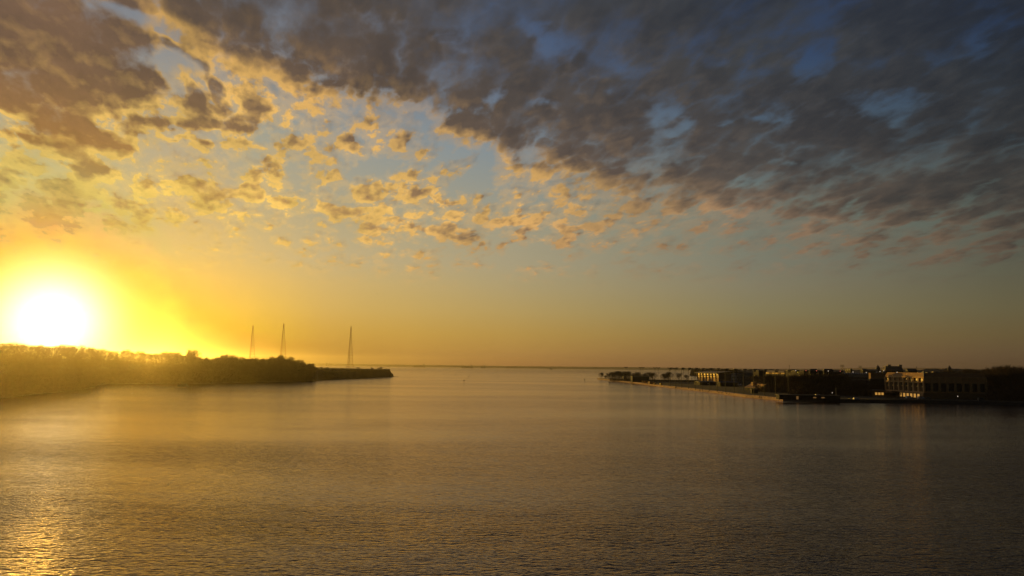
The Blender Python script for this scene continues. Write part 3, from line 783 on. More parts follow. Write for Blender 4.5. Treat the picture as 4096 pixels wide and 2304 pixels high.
def slope_x(u):
    d = ray(u, 1480); return d.x / d.y
class Site:
    """a building stood on its near corner; local x runs along the shaded front, local y along the sunlit flank"""
    def __init__(s, name, uc, D, rot, label, cat='building', group=None, z=GZ):
        p = at(uc, 1480, D); s.c = Vector((p.x, p.y, 0)); s.rot = R(rot); s.D = D; s.z = z
        s.root = empty(name, (p.x, p.y, z), s.rot, label, cat, group)
        s.dx = Vector((math.cos(s.rot), math.sin(s.rot), 0)); s.dy = Vector((-math.sin(s.rot), math.cos(s.rot), 0))
    def reach(s, d, u):
        k = slope_x(u); return (k * s.c.y - s.c.x) / (d.x - k * d.y)
    def flank(s, u): return s.reach(s.dy, u)
    def front(s, u): return s.reach(s.dx, u)
    def h(s, v, u=None):
        """height above the base of pixel row v at the near corner"""
        uu = col_of((s.c.x, s.c.y, 20)) if u is None else u
        return at(uu, v, s.c.y).z - s.z
def gable(b, x0, x1, y0, y1, z0, z1, along='y'):
    if along == 'y': xm = (x0 + x1) / 2; v = [(x0,y0,z0),(x1,y0,z0),(x1,y1,z0),(x0,y1,z0),(xm,y0,z1),(xm,y1,z1)]; f = [(0,1,4),(1,2,5,4),(2,3,5),(3,0,4,5),(0,3,2,1)]
    else: ym = (y0 + y1) / 2; v = [(x0,y0,z0),(x1,y0,z0),(x1,y1,z0),(x0,y1,z0),(x0,ym,z1),(x1,ym,z1)]; f = [(0,1,5,4),(1,2,5),(2,3,4,5),(3,0,4),(0,3,2,1)]
    return b.raw(v, f)
def hip(b, x0, x1, y0, y1, z0, z1, inx, iny):
    return b.raw([(x0,y0,z0),(x1,y0,z0),(x1,y1,z0),(x0,y1,z0),(x0+inx,y0+iny,z1),(x1-inx,y0+iny,z1),(x1-inx,y1-iny,z1),(x0+inx,y1-iny,z1)],
                 [(0,3,2,1),(4,5,6,7),(0,1,5,4),(1,2,6,5),(2,3,7,6),(3,0,4,7)])
def windows(root, face, a0, a1, n, zs, w, h, m, depth=0.18, off=0.0, name='window', frame=None, skip=None):
    """n windows per row on the x=off flank ('f') or y=off front ('r')"""
    proto = None
    for z in zs:
        for i in range(n):
            if skip and skip(i, z): continue
            c = a0 + (a1 - a0) * (i + 0.5) / n
            loc = (off, c, z) if face == 'f' else (c, off, z)
            if proto is None:
                b = MB(); fm = MB(); t = 0.12 * max(1, w / 2)
                if face == 'f':
                    b.box(-0.05, 0.05, -w / 2, w / 2, 0, h)
                    fm.box(-depth, 0.0, -w/2 - t, -w/2, -t, h + t).box(-depth, 0, w/2, w/2 + t, -t, h + t).box(-depth, 0, -w/2, w/2, h, h + t).box(-depth - .08, 0, -w/2, w/2, -t, 0)
                else:
                    b.box(-w / 2, w / 2, -0.05, 0.05, 0, h)
                    fm.box(-w/2 - t, -w/2, -depth, 0, -t, h + t).box(w/2, w/2 + t, -depth, 0, -t, h + t).box(-w/2, w/2, -depth, 0, h, h + t).box(-w/2, w/2, -depth - .08, 0, -t, 0)
                proto = b.build(name, m, root, loc)
                fr = fm.build('frame', frame or M['grey'], proto)
            else:
                c_ = proto.copy(); COL.objects.link(c_); c_.parent = root; c_.location = loc
                for ch in proto.children: d_ = ch.copy(); COL.objects.link(d_); d_.parent = c_

# -- library with the tan colonnade --------------------------------------------------
s = Site('library_building', 3693, 742, 0.0, 'tan concrete library with a sunlit colonnade and sloping brown roof beside the quay', 'building')
L = s.flank(3538); Fw = s.front(3945)
zr, ze = s.h(1491), s.h(1507)
zb = s.h(1567); zg = 0
b = MB()
b.box(1.4, Fw, 0.9, L - 0.9, 0, ze - 1.2)                         # core behind the colonnade
b.build('core_wall', M['tan'], s.root)
b = MB(); b.box(0, Fw, 0, L, ze - 1.2, ze); b.build('cornice', M['tan'], s.root)
b = MB(); hip(b, 0.3, Fw - 0.3, 0.3, L - 0.3, ze, zr, 1.5, 1.5); b.build('roof', M['brown'], s.root)
z1 = s.h(1527.5); z2 = s.h(1531.5)
b = MB(); b.box(0.05, 1.4, 0.6, L - 0.6, z2, z1); b.build('spandrel_band', M['tan'], s.root)
b = MB(); b.box(0.0, 1.4, 0.3, L - 0.3, zb - 1.0, zb); b.build('balcony_slab', M['tan'], s.root)
nb = 8; pit = L / nb; pil = None
for i in range(nb + 1):
    y = min(max(i * pit - 0.7, 0.0), L - 1.4)
    if pil is None:
        b = MB(); b.box(-0.25, 1.4, 0, 1.4, 0, ze - 1.25 - zb); pil = b.build('pillar', M['tan'], s.root, (0, y, zb))
    else:
        c = pil.copy(); COL.objects.link(c); c.parent = s.root; c.location = (0, y, zb)
# upper windows recessed between pillars, lower glazed panels with sun-coloured spandrels
proto = {}
for i in range(nb):
    y0 = i * pit + 0.8; y1 = (i + 1) * pit - 0.8
    for key, zz0, zz1, m, x0, x1 in (('upper_window', z1 + 0.3, ze - 1.9, M['dimglint'], 0.95, 1.35), ('lower_window', zb + 0.1, z2 - 0.2, M['pane'], 0.95, 1.36), ('spandrel_panel', s.h(1549), s.h(1544.5), M['sunglaze'], 0.7, 1.34)):
        yy0 = y0 + (y1 - y0) * (0.56 if key == 'lower_window' else 0.03); yy1 = y1 if key != 'spandrel_panel' else y0 + (y1 - y0) * 0.54  # shade built in: dark pane only in the pillar's shadow, spandrel in sun
        if key not in proto:
            b = MB(); b.box(x0, x1, 0, yy1 - yy0, 0, zz1 - zz0)
            proto[key] = b.build(key, m, s.root, (0, yy0, zz0))
            if key != 'spandrel_panel':
                for k in (1, 2):
                    f = MB(); f.box(x0 - 0.15, x0 + 0.02, (yy1 - yy0) * k / 3 - 0.12, (yy1 - yy0) * k / 3 + 0.12, 0, zz1 - zz0); f.build('mullion', M['tan'], proto[key])
        else:
            c = proto[key].copy(); COL.objects.link(c); c.parent = s.root; c.location = (0, yy0, zz0)
            for ch in proto[key].children: d_ = ch.copy(); COL.objects.link(d_); d_.parent = c
b = MB()                                                       # shaded front: piers and two bands of glass
for i in range(9):
    x = Fw * i / 8; b.box(max(0.0, x - 0.8), min(Fw, x + 0.8), -0.4, 0.9, zb, ze - 1.25)
b.box(0, Fw, -0.3, 0.9, z2, z1)
b.build('front_piers', M['tan'], s.root)
windows(s.root, 'r', 1.0, Fw - 1.0, 8, [zb + 0.6], Fw / 8 - 2.4, z2 - zb - 1.2, M['pane'], 0.1, 0.83, 'front_window', M['dark'])
b = MB(); b.box(-2.5, Fw - 4, -3.0, L - 4, 0.0, zb - 1.0); b.build('podium', M['brown'], s.root)
windows(s.root, 'f', 2, L * 0.55, 6, [0.7], 4.2, 3.4, M['glintwin'], 0.2, -2.55, 'glow_window', M['tan'])
b = MB()
for k in range(5): b.box(rng.uniform(4, Fw - 9), 0, 0, 0, 0, 0) if False else None
b.box(8, 30, 8, 20, zr - 0.2, zr + 0.5).box(22, 26, L * .3, L * .3 + 5, zr - .2, zr + 1.2); b.build('rooftop_plant', M['copper'], s.root)
b = MB(); b.box(0.5, 1.9, 0.5, 1.9, ze, ze + 4.6); b.box(0.3, 2.1, 0.3, 2.1, ze + 4.6, ze + 5.4); b.build('chimney', M['grey'], s.root)

def simple(name, uc, D, rot, uL, uR, vt, label, wall, roofm, roof='flat', vr=None, zmin=0, win=None, winr=None, cat='building', group=None, extra=None):
    s = Site(name, uc, D, rot, label, cat, group)
    L = s.flank(uL) if uL is not None else 22.0
    Fw = s.front(uR)
    H = s.h(vt)
    b = MB(); b.box(0, Fw, 0, L, 0, H); b.build('wall', wall, s.root)
    b = MB()
    zr = s.h(vr) if vr else H + 0.8
    if roof == 'flat':
        b.box(-0.35, Fw + 0.35, -0.35, L + 0.35, H, H + 0.7)
    elif roof == 'hip': hip(b, -0.5, Fw + 0.5, -0.5, L + 0.5, H, zr, min(Fw, L) * 0.3, min(Fw, L) * 0.3)
    elif roof == 'mansard': hip(b, -0.4, Fw + 0.4, -0.4, L + 0.4, H, zr, 2.5, 2.5)
    elif roof == 'gablex': gable(b, -0.5, Fw + 0.5, -0.5, L + 0.5, H, zr, 'x')
    elif roof == 'gabley': gable(b, -0.5, Fw + 0.5, -0.5, L + 0.5, H, zr, 'y')
    b.build('roof', roofm, s.root)
    if win: n, zs, w, h, m = win; windows(s.root, 'f', 1.0, L - 1.0, n, [z * H for z in zs], w, h, m, 0.16, 0.0, 'window', wall)
    if winr: n, zs, w, h, m = winr; windows(s.root, 'r', 1.0, Fw - 1.0, n, [z * H for z in zs], w, h, m, 0.16, 0.0, 'window', wall)
    return s, L, Fw, H

# -- field house with the upswept roof ------------------------------------------------
s = Site('field_house', 2876, 1330, 0.0, 'field house with upswept eaves and seven tall bays with sun-coloured transoms, leftmost on the campus', 'building')
L = s.flank(2790); Fw = s.front(3004); H = s.h(1494)
b = MB(); b.box(1.6, Fw, 0.5, L - 0.5, 0, H); b.build('wall', M['brick'], s.root)
b = MB()
nseg = 10; vs = []; fs = []
for i in range(nseg + 1):
    t = i / nseg; x = -4.5 + (Fw + 7) * t
    z = H + 0.6 + 3.4 * math.sin(math.pi * min(1, t * 1.15) * 0.85) - (0.0 if t > 0.15 else 0)
    vs += [(x, -4, z), (x, L + 5, z), (x, -4, z - 0.8), (x, L + 5, z - 0.8)]
for i in range(nseg):
    a = i * 4; c = a + 4; fs += [(a, c, c + 1, a + 1), (a + 2, a + 3, c + 3, c + 2), (a, a + 2, c + 2, c), (a + 1, c + 1, c + 3, a + 3)]
fs += [(0, 1, 3, 2), (nseg * 4, nseg * 4 + 2, nseg * 4 + 3, nseg * 4 + 1)]
b.raw(vs, fs); b.build('curved_roof', M['copper'], s.root)
nb = 7; pit = L / nb; pr = None
for i in range(nb + 1):
    y = i * pit
    if pr is None:
        b = MB(); b.raw([(0.2, -0.9, 0), (1.6, -0.9, 0), (1.6, 0.9, 0), (0.2, 0.9, 0), (-1.6, -1.9, H), (1.6, -1.9, H), (1.6, 1.9, H), (-1.6, 1.9, H)], [(0,3,2,1),(4,5,6,7),(0,1,5,4),(1,2,6,5),(2,3,7,6),(3,0,4,7)])
        pr = b.build('buttress', M['brick'], s.root, (0, y, 0))
    else:
        c = pr.copy(); COL.objects.link(c); c.parent = s.root; c.location = (0, y, 0)
pw = None
for i in range(nb):
    y = i * pit + 1.6
    if pw is None:
        b = MB(); b.box(0.7, 1.58, 0, pit - 3.2, 0.5, H * 0.62); pw = b.build('bay_window', M['tan'], s.root, (0, y, 0))
        f = MB(); f.box(0.3, 1.5, 0, pit - 3.2, H * 0.64, H * 0.72).box(0.1, 1.5, 0, pit - 3.2, H * 0.80, H * 0.95); f.build('bright_transom', M['sunglaze'], pw)
    else:
        c = pw.copy(); COL.objects.link(c); c.parent = s.root; c.location = (0, y, 0)
        for ch in pw.children: d_ = ch.copy(); COL.objects.link(d_); d_.parent = c
b = MB(); b.box(6, 18, -6.0, -0.02, 0, H * 0.42); b.build('entrance_wing', M['tan'], s.root)

# -- granite hall with a mansard
s, L, Fw, H = simple('granite_hall', 2944, 1240, 40.0, 2925, 3022, 1499, 'grey granite hall with two rows of small windows and a dark mansard roof', M['grey'], M['slate'], 'mansard', 1491.5,
    winr=(13, [0.36, 0.66], 1.5, 2.6, M['pane']), win=(4, [0.36, 0.66], 1.4, 2.6, M['pane']))
# -- dark block left of the clerestory
simple('dark_block', 3035, 1120, 10.0, 3012, 3062, 1484, 'tall dark block between the granite hall and the sun-coloured clerestory', M['dark'], M['slate'], 'flat')
# -- long hall with the sun-coloured clerestory
s = Site('clerestory_hall', 3136, 1010, 12.0, 'long grey-roofed hall with a sun-coloured strip of clerestory windows', 'building')
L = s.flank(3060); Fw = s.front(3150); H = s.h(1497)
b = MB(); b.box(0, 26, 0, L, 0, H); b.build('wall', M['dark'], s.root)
b = MB(); b.box(1.0, 25, 1.0, L - 1, H, H + 2.1); b.build('upper_wall', M['brown'], s.root)
b = MB(); hip(b, 0.2, 25.5, 0.2, L - 0.2, H + 2.1, s.h(1482), 2.0, 2.0); b.build('roof', M['copper'], s.root)
windows(s.root, 'f', 1.5, L - 1.5, 22, [H + 0.25], 3.4, 1.6, M['sunglaze'], 0.1, 0.95, 'clerestory_window', M['brown'])
# -- row of dark dormitory blocks
simple('dormitory_block', 3215, 905, 4.0, 3142, 3232, 1485, 'long dark flat-roofed dormitory block right of the sun-coloured clerestory', M['dark'], M['slate'], 'flat', winr=(3, [0.3, 0.55, 0.8], 2.0, 1.8, M['pane']))
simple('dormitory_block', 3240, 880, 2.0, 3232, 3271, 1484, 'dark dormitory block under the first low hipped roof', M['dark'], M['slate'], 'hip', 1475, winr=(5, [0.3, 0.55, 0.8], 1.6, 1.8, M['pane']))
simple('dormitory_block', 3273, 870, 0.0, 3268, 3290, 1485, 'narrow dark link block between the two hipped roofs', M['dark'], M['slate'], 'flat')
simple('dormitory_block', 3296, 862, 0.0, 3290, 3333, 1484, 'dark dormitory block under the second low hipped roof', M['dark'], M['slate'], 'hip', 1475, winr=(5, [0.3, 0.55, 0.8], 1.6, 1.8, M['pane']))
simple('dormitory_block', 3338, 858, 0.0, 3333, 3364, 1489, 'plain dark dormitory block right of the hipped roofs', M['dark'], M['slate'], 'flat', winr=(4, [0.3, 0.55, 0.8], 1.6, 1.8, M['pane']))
# -- pale stone range with dormers
s, L, Fw, H = simple('stone_range', 3372, 1180, 12.0, 3364, 3478, 1498, 'long pale stone range with rows of arched windows and tiny roof dormers', M['grey'], M['slate'], 'mansard', 1490.5,
    winr=(20, [0.40, 0.66], 1.6, 3.0, M['pane']))
dm = None
for k in range(11):
    x = 4 + k * (Fw - 8) / 10
    if dm is None:
        b = MB(); b.box(-1.1, 1.1, 0, 2.4, 0, 1.8); gable(b, -1.3, 1.3, -0.2, 2.4, 1.8, 2.7, 'y'); dm = b.build('dormer', M['white'], s.root, (x, -0.1, H + 0.05))
    else:
        c = dm.copy(); COL.objects.link(c); c.parent = s.root; c.location = (x, -0.1, H + 0.05)
simple('brown_annexe', 3482, 1010, 0.0, 3474, 3552, 1494, 'plain brown annexe roof between the stone range and the library', M['brown'], M['brown'], 'flat')
simple('grey_annexe', 3478, 905, 0.0, 3472, 3540, 1517, 'low grey annexe in shade just left of the library', M['dark'], M['slate'], 'flat', winr=(6, [0.4], 3.0, 3.0, M['pane']))
# -- low pavilion with shop-like windows given a painted sun glow in front of the library
s = Site('lit_pavilion', 3492, 800, 0.0, 'low flat pavilion with three windows with a painted sun glow left of the library', 'building')
L = 14; Fw = s.front(3536); H = s.h(1562)
b = MB(); b.box(0, Fw, 0, L, 0, H); b.build('wall', M['brown'], s.root)
b = MB(); b.box(-0.6, Fw + .6, -1.2, L + .5, H, H + 0.6); b.build('roof', M['copper'], s.root)
windows(s.root, 'r', 0.8, Fw - 0.8, 3, [1.2], 2.3, 2.4, M['glintwin'], 0.25, -0.02, 'glow_window', M['tan'])
# -- far roofs on the skyline
def far(name, uc, D, uL, uR, vt, vr, label, roof, wall='dark', rm='slate', rot=0.0, zbase=GZ, win=None):
    return simple(name, uc, D, rot, uL, uR, vt, label, M[wall], M[rm], roof, vr, winr=win)
far('distant_hall', 3402, 1500, 3380, 3409, 1482, 1474, 'dark hall with a barrel-like end roof behind the stone range', 'hip')
far('distant_hall', 3452, 1500, 3442, 3470, 1481, 1474.5, 'dark gabled hall with a low ridge behind the pole lights', 'gablex')
far('distant_hall', 3470, 1650, 3462, 3512, 1482, 1477, 'long pale low roof running up to the pointed dome', 'gablex', rm='copper')
s, L, Fw, H = far('great_chapel_roof', 3541, 1450, 3528, 3613, 1482, 1464, 'large pale mansard-roofed hall with two square chimneys on the skyline', 'mansard', rm='copper')
zt = s.h(1464)
for k, x in enumerate((Fw * 0.30, Fw * 0.92)):
    b = MB(); b.box(x - 2.6, x + 2.6, 4, 9, zt - 2, zt + 2.0); b.box(x - 3.0, x + 3.0, 3.6, 9.4, zt + 2.0, zt + 2.8); b.build('chimney', M['grey'], s.root)
far('distant_hall', 3632, 1400, 3622, 3668, 1483, 1474, 'dark low gabled hall just right of the pale mansard hall', 'gablex')
# pointed dome
p = at(3512, 1480, 1480)
dome = empty('pointed_dome', (p.x, p.y, GZ), 0, 'dark pointed dome rising left of the pale mansard hall', 'dome')
def lathe(prof, n=16):
    b = MB(); vs = []
    for r_, z in prof:
        for i in range(n): a = 2 * math.pi * i / n; vs.append((r_ * math.cos(a), r_ * math.sin(a), z))
    fs = [(k * n + i, k * n + (i + 1) % n, (k + 1) * n + (i + 1) % n, (k + 1) * n + i) for k in range(len(prof) - 1) for i in range(n)]
    b.raw(vs, fs); return b
zt = at(3512, 1460, 1480).z - GZ; zb_ = at(3512, 1486, 1480).z - GZ; rr = 8.2 * 1480 / 3154
b = lathe([(rr * 1.0, 0), (rr, zb_)]); b.build('drum', M['grey'], dome)
b = lathe([(rr, zb_), (rr * 1.02, zb_ + 3), (rr * 0.9, zb_ + (zt - zb_) * .55), (rr * .62, zb_ + (zt - zb_) * .78), (rr * .22, zb_ + (zt - zb_) * .93), (0.3, zt), (0.01, zt + 1.5)]); b.build('dome_shell', M['slate'], dome)
p = at(3798, 1480, 1900); d2 = empty('pointed_dome', (p.x, p.y, GZ), 0, 'small dark pointed dome alone on the skyline above the shaded library front', 'dome')
rr = 8 * 1900 / 3154; zt = at(3798, 1463, 1900).z - GZ; zb_ = at(3798, 1482, 1900).z - GZ
b = lathe([(rr, 0), (rr, zb_)]); b.build('drum', M['grey'], d2)
b = lathe([(rr, zb_), (rr * .95, zb_ + (zt - zb_) * .45), (rr * .55, zb_ + (zt - zb_) * .75), (0.2, zt + 1)]); b.build('dome_shell', M['slate'], d2)

# -- boathouse with the broad tan roof
s = Site('boathouse', 3037, 900, 0.0, 'boathouse with one broad sunlit tan roof among the playing fields', 'building')
A = [at(2977, 1548, 905), at(3037, 1550.5, 885), at(3061, 1537, 985), at(3006, 1532, 1010)]
loc = [p - Vector((s.c.x, s.c.y, s.z)) for p in A]
zz = [7.2, 7.0, 9.5, 11.0]
def onray(u, v, z):
    g_ = ground(u, v, z); return g_ - Vector((s.c.x, s.c.y, s.z))
q = [onray(2977, 1548, 6.0), onray(3037, 1551, 6.0), onray(3061, 1537, 10.5), onray(3006, 1532, 10.5)]
b = MB(); b.raw([tuple(p) for p in q] + [(p.x, p.y, p.z - 0.5) for p in q], [(0,1,2,3),(7,6,5,4),(0,4,5,1),(1,5,6,2),(2,6,7,3),(3,7,4,0)]); b.build('roof', M['tan'], s.root)
b = MB(); qq = [(p.x * 0.94 + sum(k.x for k in q) / 4 * .06, p.y * 0.94 + sum(k.y for k in q) / 4 * .06) for p in q]
b.raw([(x, y, 0) for x, y in qq] + [(qq[i][0], qq[i][1], q[i].z - 0.55) for i in range(4)], [(0,1,5,4),(1,2,6,5),(2,3,7,6),(3,0,4,7),(3,2,1,0)]); b.build('wall', M['dark'], s.root)
b = MB(); c_ = q[3].lerp(q[2], 0.35); b.box(c_.x - 5, c_.x + 5, c_.y - 3, c_.y + 3, c_.z - 3.2, c_.z + 1.6); b.build('roof_monitor', M['tan'], s.root)

# -- low sheds, benches and huts by the field
def hut(name, u, vb, w, d, h, m, label, cat, rm=None, gab=False, dark=None, group=None):
    g_ = ground(u, vb, GZ)
    r_ = empty(name, (g_.x, g_.y, GZ), R(10), label, cat, group)
    b = MB(); b.box(-w / 2, w / 2, -d / 2, d / 2, 0, h); b.build('wall', m, r_)
    b = MB()
    if gab: gable(b, -w / 2 - .2, w / 2 + .2, -d / 2 - .2, d / 2 + .2, h, h + w * 0.25, 'y')
    else: b.box(-w / 2 - .25, w / 2 + .25, -d / 2 - .25, d / 2 + .25, h, h + 0.25)
    b.build('roof', rm or m, r_)
    b = MB(); b.box(-w / 2 - .04, -w / 2 + .01, -0.5, 0.5, 0, 2.0); b.build('door', M['dark'], r_)
    return r_
def portal():
    g_ = ground(2581, 1533.5, GZ); r_ = empty('field_shelter', (g_.x, g_.y, GZ), R(8), 'white open-fronted shelter with four posts beside the seawall', 'shelter')
    W_ = 22 * g_.y / 3154; H_ = 10 * g_.y / 3154
    for i in range(4):
        b = MB(); x = -W_ / 2 + W_ * i / 3; b.box(x - .4, x + .4, -.4, .4, 0, H_ - 0.6); b.build('post', M['tan'], r_)
    b = MB(); b.box(-W_ / 2 - .5, W_ / 2 + .5, -1, 3.5, H_ - .6, H_); b.build('roof', M['tan'], r_)
    b = MB(); b.box(-W_ / 2 + 3, W_ / 2 - 3, 2.6, 3.2, 0, H_ * .7); b.build('bench_back', M['brown'], r_)
portal()
hut('equipment_shed', 2605, 1537, 18 * 1290 / 3154, 6, 10.5 * 1290 / 3154, M['tan'], 'pale boxy equipment shed beside the white shelter on the seawall', 'shed', M['concrete'])
hut('storage_hut', 2620, 1538.5, 2.2, 2.2, 2.6, M['tan'], 'tiny pale hut just right of the boxy equipment shed', 'hut')
hut('ticket_booth', 2644, 1541, 2.8, 2.6, 3.0, mat('yellow_paint', (0.62, 0.40, 0.06), 0.6), 'small bright yellow booth standing alone by the seawall', 'booth', gab=True)
simple('grandstand', 2530, 1440, 0.0, None, 2597, 1506, 'long low dark grandstand among the trees near the tip', M['dark'], M['slate'], 'flat', cat='grandstand')
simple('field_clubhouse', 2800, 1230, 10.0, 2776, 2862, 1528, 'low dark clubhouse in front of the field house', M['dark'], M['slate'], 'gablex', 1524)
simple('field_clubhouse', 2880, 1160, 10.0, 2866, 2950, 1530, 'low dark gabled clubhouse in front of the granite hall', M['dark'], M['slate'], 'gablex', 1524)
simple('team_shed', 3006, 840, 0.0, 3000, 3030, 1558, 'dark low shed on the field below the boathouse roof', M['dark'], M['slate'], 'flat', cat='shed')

# gun mount with raised barrel near the tip
g_ = at(2500, 1500, 1600)
gun = empty('crane_platform', (g_.x, g_.y, 0.0), 0, 'sunlit crane platform with one raised boom near the tip of the seawall', 'crane')
sc_ = g_.y / 3154
b = MB(); b.box(-12 * sc_, 25 * sc_, -4, 4, 0, 2.6); b.build('base', M['tan'], gun)
b = MB(); b.box(-8 * sc_, -2 * sc_, -2, 2, 2.6, 2.6 + 15 * sc_); b.build('tower', M['white'], gun)
b = MB(); b.box(1 * sc_, 9 * sc_, -2, 2, 2.6, 2.6 + 13 * sc_); b.box(-2 * sc_, 1 * sc_, -1.5, 1.5, 2.6 + 4 * sc_, 2.6 + 12 * sc_); b.build('cab', M['tan'], gun)
b = MB(); b.cyl((-1 * sc_, 0, 2.6 + 17 * sc_), (-15 * sc_, 0, 2.6 + 33 * sc_), 1.0, 0.6, 6); b.cyl((0, 0, 2.6 + 12 * sc_), (-1 * sc_, 0, 2.6 + 19 * sc_), 1.6, 1.3, 8); b.build('boom', M['concrete'], gun)

# ------------------------------------------------------------------ floodlights
def flood_proto(kind):
    r_ = empty('floodlight_pole', (0, -1500, 0))
    H_ = 26.0
    b = MB(); b.cyl((0, 0, 0), (0, 0, H_), 0.33, 0.22, 7); b.build('pole', M['polesteel'], r_)
    b = MB()
    if kind == 'side':
        b.box(-0.2, 3.4, -0.15, 0.15, H_ - 0.2, H_ + 0.05); b.box(-0.2, 2.2, -0.15, 0.15, H_ - 1.7, H_ - 1.45)
        spots = [(0.7, H_ - 0.1), (1.8, H_ - 0.1), (2.9, H_ - 0.1), (0.8, H_ - 1.6), (1.9, H_ - 1.6)]
    elif kind == 'vee':
        b.box(-3.2, 3.2, -0.15, 0.15, H_ - 0.5, H_ - 0.3)
        spots = [(-3.0, H_ - 0.1), (-2.0, H_ - 0.5), (-1.0, H_ - 0.7), (1.0, H_ - 0.7), (2.0, H_ - 0.5), (3.0, H_ - 0.1)]
    else:
        for z in (0, -1.0, -2.0): b.box(-2.2, 2.2, -0.12, 0.12, H_ + z - .1, H_ + z + .1)
        spots = [(x, H_ + z + 0.1) for z in (0, -1.0, -2.0) for x in (-1.9, -0.95, 0.0, 0.95, 1.9)]
    b.build('crossarm', M['polesteel'], r_)
    lp = None
    for x, z in spots:
        if lp is None:
            k = {'side': 1.3, 'vee': 1.7, 'stadium': 0.62}[kind]
            b = MB(); b.raw([(-.5*k,-.6*k,-.55*k),(.5*k,-.6*k,-.55*k),(.5*k,.5*k,-.3*k),(-.5*k,.5*k,-.3*k),(-.42*k,-.35*k,.3*k),(.42*k,-.35*k,.3*k),(.3*k,.4*k,.3*k),(-.3*k,.4*k,.3*k)], [(0,3,2,1),(4,5,6,7),(0,1,5,4),(1,2,6,5),(2,3,7,6),(3,0,4,7)])
            lp = b.build('lamp_head', M['darksteel'], r_, (x, 0, z))
        else:
            c = lp.copy(); COL.objects.link(c); c.parent = r_; c.location = (x, 0, z)
    return r_
FP = {k: flood_proto(k) for k in ('side', 'vee', 'stadium')}
fp_used = set()
def flood(kind, u, vhead, D, label, group, rz=0.0, z0=GZ):
    top = at(u, vhead, D); o = FP[kind] if kind not in fp_used else copy_tree(FP[kind]); fp_used.add(kind)
    o.location = (top.x, top.y, z0); k = (top.z - z0) / 26.0; o.scale = (1 if kind != 'stadium' else k, 1, k) if kind != 'stadium' else (k, k, k); o.rotation_euler = (0, 0, rz)
    return tag(o, label, 'floodlight', group)
front = [(2680, 1471, 1130), (2703, 1471, 1080), (2726.6, 1471.3, 1040), (2753, 1471.8, 1000), (2779.5, 1472, 965), (2807.6, 1473, 935), (2838, 1473, 905), (2868, 1474, 880), (2901, 1475, 855), (2936, 1476, 830), (2973, 1476.5, 808), (3014, 1477, 788), (3055.7, 1478, 768), (3101, 1478.5, 752)]
for k, (u, v, D) in enumerate(front):
    flood('side', u, v, D, 'tall seawall floodlight pole with lamps hung on its right side', 'floodlight poles along the seawall', R(8))
for (u, v, D, lb_) in [(3152, 1480, 800, 'tall floodlight pole at the bend where the seawall ends'), (3184.5, 1482, 850, 'tall pole behind the goal with a red light glowing on top'), (3225, 1482, 870, 'tall pole with a red light left of the first hipped roof'), (3267, 1483, 860, 'tall pole with a red light between the two hipped roofs'), (3314, 1484, 850, 'tall pole with a pale light in front of the second hipped roof'), (3361, 1485, 850, 'tall pole with a pink light at the left end of the stone range')]:
    flood('side', u, v, D, lb_, 'floodlight poles along the shaded field', R(8))
for k, (u, v) in enumerate([(2504, 1468), (2562, 1469), (2571, 1469), (2620, 1470), (2633, 1470), (2677, 1471), (2697, 1472), (2734, 1473), (2765.5, 1473.5), (2792, 1474), (2829, 1475), (2850, 1474), (2893, 1476), (2908, 1475.5), (2957, 1478), (3000, 1478)]):
    flood('vee', u, v, 1650 - k * 12, 'distant floodlight pole with a symmetrical drooping lamp bar', 'floodlight poles across the far field', R(rng.uniform(-15, 15)))
flood('stadium', 3368.5, 1460.5, 1150, 'tallest stadium light with three wide rows of lamps against the sky', None)
flood('stadium', 3441, 1464.5, 1500, 'smaller stadium light with three rows of lamps left of the pointed dome', None)
flood('stadium', 3157, 1460, 1700, 'thin stadium light seen edge-on above the sun-coloured clerestory', None, R(75))
flood('stadium', 3665.5, 1466, 1700, 'narrow stadium light above the right end of the pale mansard hall', None, R(70))
def lamp(u, v, D, m, label, r_=0.55, group='small lights glowing over the campus'):
    p = at(u, v, D)
    o = empty('lamp', (p.x, p.y, GZ), 0, label, 'lamp', group)
    h = p.z - GZ
    b = MB(); b.cyl((0, 0.7, 0), (0, 0.7, h + 0.2), 0.12, 0.09, 5); b.box(-.08, .08, 0, .7, h + .1, h + .2); b.build('post', M['darksteel'], o)
    b = lathe([(0.05, h - r_), (r_ * .8, h - r_ * .6), (r_, h), (r_ * .6, h + r_ * .6), (0.05, h + r_)], 8); b.build('bulb', m, o)
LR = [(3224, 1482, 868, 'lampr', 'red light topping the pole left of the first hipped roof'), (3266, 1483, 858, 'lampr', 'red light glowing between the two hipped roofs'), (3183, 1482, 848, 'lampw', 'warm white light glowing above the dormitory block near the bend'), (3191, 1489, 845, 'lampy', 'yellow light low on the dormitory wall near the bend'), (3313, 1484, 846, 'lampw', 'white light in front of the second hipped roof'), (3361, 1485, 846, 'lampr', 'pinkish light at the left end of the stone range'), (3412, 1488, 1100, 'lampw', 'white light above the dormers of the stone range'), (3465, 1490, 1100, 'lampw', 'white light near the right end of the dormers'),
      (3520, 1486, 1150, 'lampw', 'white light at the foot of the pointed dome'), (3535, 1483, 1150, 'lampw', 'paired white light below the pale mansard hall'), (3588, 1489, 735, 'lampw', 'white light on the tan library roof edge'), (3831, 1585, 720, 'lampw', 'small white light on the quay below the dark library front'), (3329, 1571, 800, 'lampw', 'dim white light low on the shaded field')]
for u, v, D, m, lb_ in LR: lamp(u, v, D, M[m], lb_, 0.42 if D < 1000 else 0.55)

